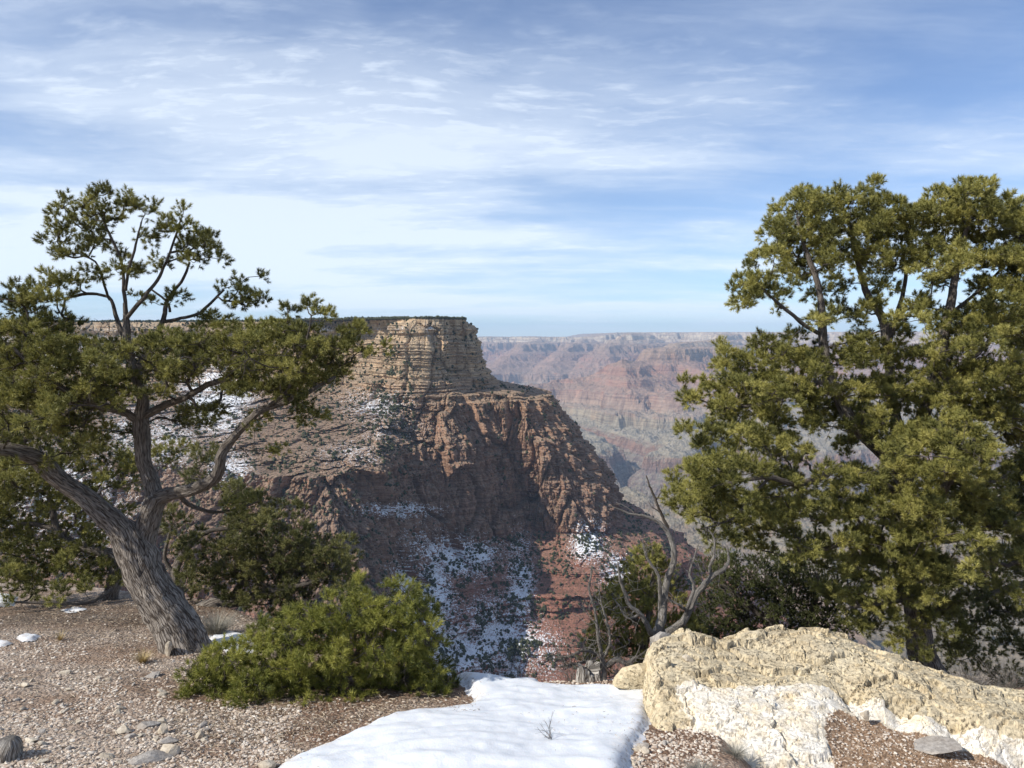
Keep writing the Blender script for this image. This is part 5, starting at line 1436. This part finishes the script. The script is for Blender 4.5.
D = 6.6
dead_wood('dead_snag', 'bleached grey dead snag with twisting forked branches rising behind the slab', 'dead tree', P(656, 650, D),
  [[(655, 668, D, 0.0600), (655, 650, D, 0.0480), (658, 630, D, 0.0416), (663, 607, D, 0.0352), (667, 582, D, 0.0288), (674, 560, D, 0.0248), (671, 540, D, 0.0216), (663, 526, D, 0.0176), (650, 518, D, 0.0136), (634, 515, D, 0.0096), (622, 511, D, 0.0064), (609, 506, D, 0.0032)],
   [(661, 612, D, 0.0208), (660, 595, D - .05, 0.0176), (659, 578, D - .1, 0.0144), (650, 562, D - .1, 0.0112), (644, 550, D - .1, 0.0072), (643, 540, D - .1, 0.0032)],
   [(660, 636, D, 0.0352), (672, 630, D - .05, 0.0336), (684, 620, D - .1, 0.0304), (691, 606, D - .1, 0.0272), (698, 592, D - .1, 0.0240), (712, 576, D - .1, 0.0208), (724, 569, D - .1, 0.0160), (729, 558, D - .1, 0.0112), (728, 546, D - .1, 0.0048)],
   [(711, 577, D - .1, 0.0144), (710, 566, D - .1, 0.0128), (714, 555, D - .1, 0.0112), (715, 540, D - .1, 0.0080), (708, 530, D - .1, 0.0040)],
   [(684, 618, D - .1, 0.0176), (690, 600, D - .2, 0.0144), (694, 585, D - .2, 0.0128), (690, 572, D - .2, 0.0096), (695, 556, D - .2, 0.0072), (698, 544, D - .2, 0.0032)],
   [(655, 640, D, 0.0272), (648, 626, D - .1, 0.0240), (640, 614, D - .15, 0.0208), (628, 605, D - .15, 0.0176), (624, 592, D - .15, 0.0144), (619, 578, D - .15, 0.0112), (618, 562, D - .15, 0.0056)],
   [(640, 614, D - .15, 0.0112), (628, 618, D - .2, 0.0088), (619, 606, D - .2, 0.0064), (612, 598, D - .2, 0.0032)],
   [(688, 612, D - .1, 0.0128), (680, 606, D - .2, 0.0104), (674, 602, D - .2, 0.0064), (668, 598, D - .2, 0.0032)]],
  M_DEAD, 71, 9, .16)
D = 6.3
dead_wood('dead_sapling', 'thin pale dead sapling standing left of the bleached snag, beside a stump', 'dead tree', P(602, 672, D),
  [[(604, 680, D, .022), (602, 660, D, .018), (598, 640, D, .014), (596, 615, D, .011), (590, 590, D, .008), (592, 570, D, .005)],
   [(602, 660, D, .014), (610, 640, D, .011), (606, 620, D, .009), (600, 600, D, .006), (598, 585, D, .003)],
   [(602, 665, D, .016), (590, 662, D - .05, .014), (575, 664, D - .1, .012), (560, 667, D - .1, .008)],
   [(598, 655, D, .012), (585, 650, D - .1, .011), (570, 655, D - .15, .009), (558, 657, D - .15, .005)],
   [(604, 668, D, .02), (616, 660, D, .022), (626, 664, D, .018), (636, 656, D, .01)]],
  M_DEAD, 73, 16, .20)
dead_wood('dead_branch', 'dark bare dead branch poking up left of the tall pine crown', 'branch', P(664, 520, 7.4),
  [[(668, 528, 7.4, .016), (660, 512, 7.4, .014), (656, 500, 7.4, .012), (650, 488, 7.4, .010), (646, 476, 7.4, .004)], [(656, 500, 7.4, .007), (661, 492, 7.4, .005), (660, 484, 7.4, .002)], [(660, 512, 7.4, .007), (652, 508, 7.4, .004), (648, 502, 7.4, .002)]], M_TWIG, 75, 0, .12)

def stump():
    r = np.random.RandomState(81)
    c = P(588, 690, 5.62); c[2] = float(ground_z(c[0], c[1])) - .02
    n = 40; a = np.arange(n) / n * 2 * PI; rows = 14; V = []
    for i in range(rows):
        t = i / (rows - 1)
        rr_ = .088 * (1.15 - .25 * t) * (1 + .13 * np.cos(a * 3 + 1) + .06 * np.sin(a * 9 + t))
        top = .125 + .035 * np.sin(a * 2 + .6) + .02 * r.normal(size=n)
        V.append(np.stack([rr_ * np.cos(a), rr_ * np.sin(a), t * top], -1))
    V.append(V[-1] * np.array([.62, .62, .88])); V.append(V[-1] * np.array([.3, .3, .92]))
    V = np.array(V); m = len(V)
    i = np.arange(m - 1)[:, None] * n; j = np.arange(n)[None]
    f = np.stack([i + j, i + (j + 1) % n, i + n + (j + 1) % n, i + n + j], -1).reshape(-1, 4)
    f2 = np.array([[(m - 1) * n + q for q in range(n)]])
    al = np.repeat(np.arange(m) * .012, n); ar = np.tile(a, m)
    me = mesh('stump', V.reshape(-1, 3), [f, f2], False, {'along': al, 'around': ar})
    tag(obj('stump', me, M_DEAD, loc=tuple(c)), 'short grey weathered stump at the far edge of the snow', 'stump')
stump()

def stub():
    c = P(4, 775, 4.05)
    z0 = float(ground_z(c[0], c[1]))
    r = np.random.RandomState(83)
    pts = np.array([(0, 0, -.06, .075), (.01, .0, 0, .072), (.02, 0, .05, .066), (.03, .01, .09, .056), (.035, .01, .115, .03)])
    q = smooth_path(pts, .012)
    it = tube(q[:, :3], q[:, 3], 40, .30, seed=4.)
    o = obj('weathered_stub', tubes_mesh('weathered_stub', [it]), M_DEAD, loc=(c[0], c[1], z0)); tag(o, 'rounded grey weathered wood stub in the bottom left corner', 'stump')
stub()

# ------------------------------------------------------------------ small plants
def tuft(px, py, label, name, cat, mat, n, h, spread, seed, w=.003, D=None, curl=.5, z=None):
    r = np.random.RandomState(seed); x, y = (float(q) for q in G(px, py))
    if D is not None: q_ = P(px, py, D); x, y = q_[0], q_[1]
    zz = float(ground_z(x, y)) if z is None else z
    vs, fs, k = [], [], 0
    for i in range(n):
        a = r.rand() * 6.28; tl = spread * r.rand() ** .6; d = np.array([math.cos(a) * tl, math.sin(a) * tl, 1.]); d /= np.linalg.norm(d)
        L = h * r.uniform(.5, 1.1); b0 = np.array([math.cos(a), math.sin(a), 0]) * r.rand() * h * .18
        s = np.array([-math.sin(a), math.cos(a), 0]) * w
        m = 5
        for j in range(m):
            t = j / (m - 1); p = b0 + d * L * t + np.array([math.cos(a), math.sin(a), -.6]) * curl * L * t * t * .5
            ww = (1 - t * .85); vs += [p - s * ww, p + s * ww]
        fs += [(k + 2 * j, k + 2 * j + 1, k + 2 * j + 3, k + 2 * j + 2) for j in range(m - 1)]; k += 2 * m
    o = obj(name, mesh(name, np.array(vs), np.array(fs)), mat, loc=(x, y, zz)); tag(o, label, cat)
    return o
def flat_mat(name, c0, c1, sc=30):
    m, w, b = material(name); co = w.n.new('ShaderNodeTexCoord').outputs['Object']
    w.set(b.inputs['Base Color'], w.mix(w.rng(w.noise(co, sc, 3), .35, .65), c0, c1)); return m
M_STRAW = flat_mat('straw', (.30, .22, .10), (.52, .42, .22)); M_GREY = flat_mat('grey_brush', (.17, .16, .13), (.34, .32, .27))
tuft(143, 662, 'yellow dry grass tuft on the gravel left of the trunk foot', 'grass_tuft', 'grass', M_STRAW, 260, .12, 1.1, 1, .0016)
tuft(60, 640, 'faint straw coloured tuft on the dark band of litter and painted shade at the left', 'grass_tuft', 'grass', M_STRAW, 90, .10, .8, 2, .0016)
tuft(216, 634, 'grey rounded dry brush directly behind the leaning trunk foot', 'dry_shrub', 'shrub', M_GREY, 700, .26, 1.6, 3, .0022, curl=.25)
tuft(250, 650, 'pale straw clump between the snow patch and the green bush', 'grass_tuft', 'grass', M_GREY, 200, .12, 1.2, 4, .0022, curl=.25)
tuft(700, 772, 'grey dried twiggy plant against the white foot of the slab', 'dry_shrub', 'shrub', M_GREY, 420, .10, 2.2, 5, .0012)
tuft(735, 772, 'second grey dried plant right of the first at the slab foot', 'dry_shrub', 'shrub', M_GREY, 320, .10, 2.2, 6, .0012, D=4.12)

def brush(px, py, h, label, seed, n, mat, w=1.5, D=None, r0=.0022, name='dry_twig_plant', cat='plant'):
    r = np.random.RandomState(seed); x, y = (float(q) for q in G(px, py)); z = float(ground_z(x, y)) + .03
    if D is not None: q_ = P(px, py, D); x, y = q_[0], q_[1]; z = float(ground_z(x, y)) - .01
    items = []
    for i in range(n):
        a = r.rand() * 6.28; d = np.array([math.cos(a) * w * r.rand(), math.sin(a) * w * r.rand(), 1.]); d /= np.linalg.norm(d); L = h * r.uniform(.5, 1.)
        f = np.linspace(0, 1, 7)[:, None]; p = d * L * f + r.normal(size=3) * L * .12 * np.sin(f * 4)
        items.append(tube(p, np.linspace(r0, .0008, 7), 4, 0, seed=r.rand() * 9))
        for _ in range(3):
            j = r.randint(2, 6); d2 = d + r.normal(size=3) * .5; d2 /= np.linalg.norm(d2); p2 = p[j] + d2 * L * .3 * np.linspace(0, 1, 4)[:, None]
            items.append(tube(p2, np.linspace(r0 * .6, .0006, 4), 3, 0, seed=r.rand() * 9))
    o = obj(name, tubes_mesh(name, items), mat, loc=(x, y, z)); tag(o, label, cat); return o
brush(552, 747, .16, 'sparse dry twig plant poking out of the large snow patch', 3, 9, M_TWIG, 1.6, r0=.0014)
brush(520, 684, .30, 'thin dry brush at the far edge of the snow, left of the stump', 5, 0 + 14, M_DEAD, 1.4, D=5.6)
brush(570, 686, .22, 'low dry brush just left of the stump', 6, 16, M_DEAD, 1.6, D=5.7)
brush(625, 690, .25, 'tangled dry brush between the stump and the slab', 7, 26, M_DEAD, 2.0, D=5.7)
brush(975, 690, .35, 'tangled dry brush behind the right end of the slab', 8, 60, M_TWIG, 2.4, D=6.6)
brush(1010, 690, .35, 'grey dry brush at the right frame edge behind the slab', 9, 60, M_DEAD, 2.4, D=6.9)
#@@NEXT
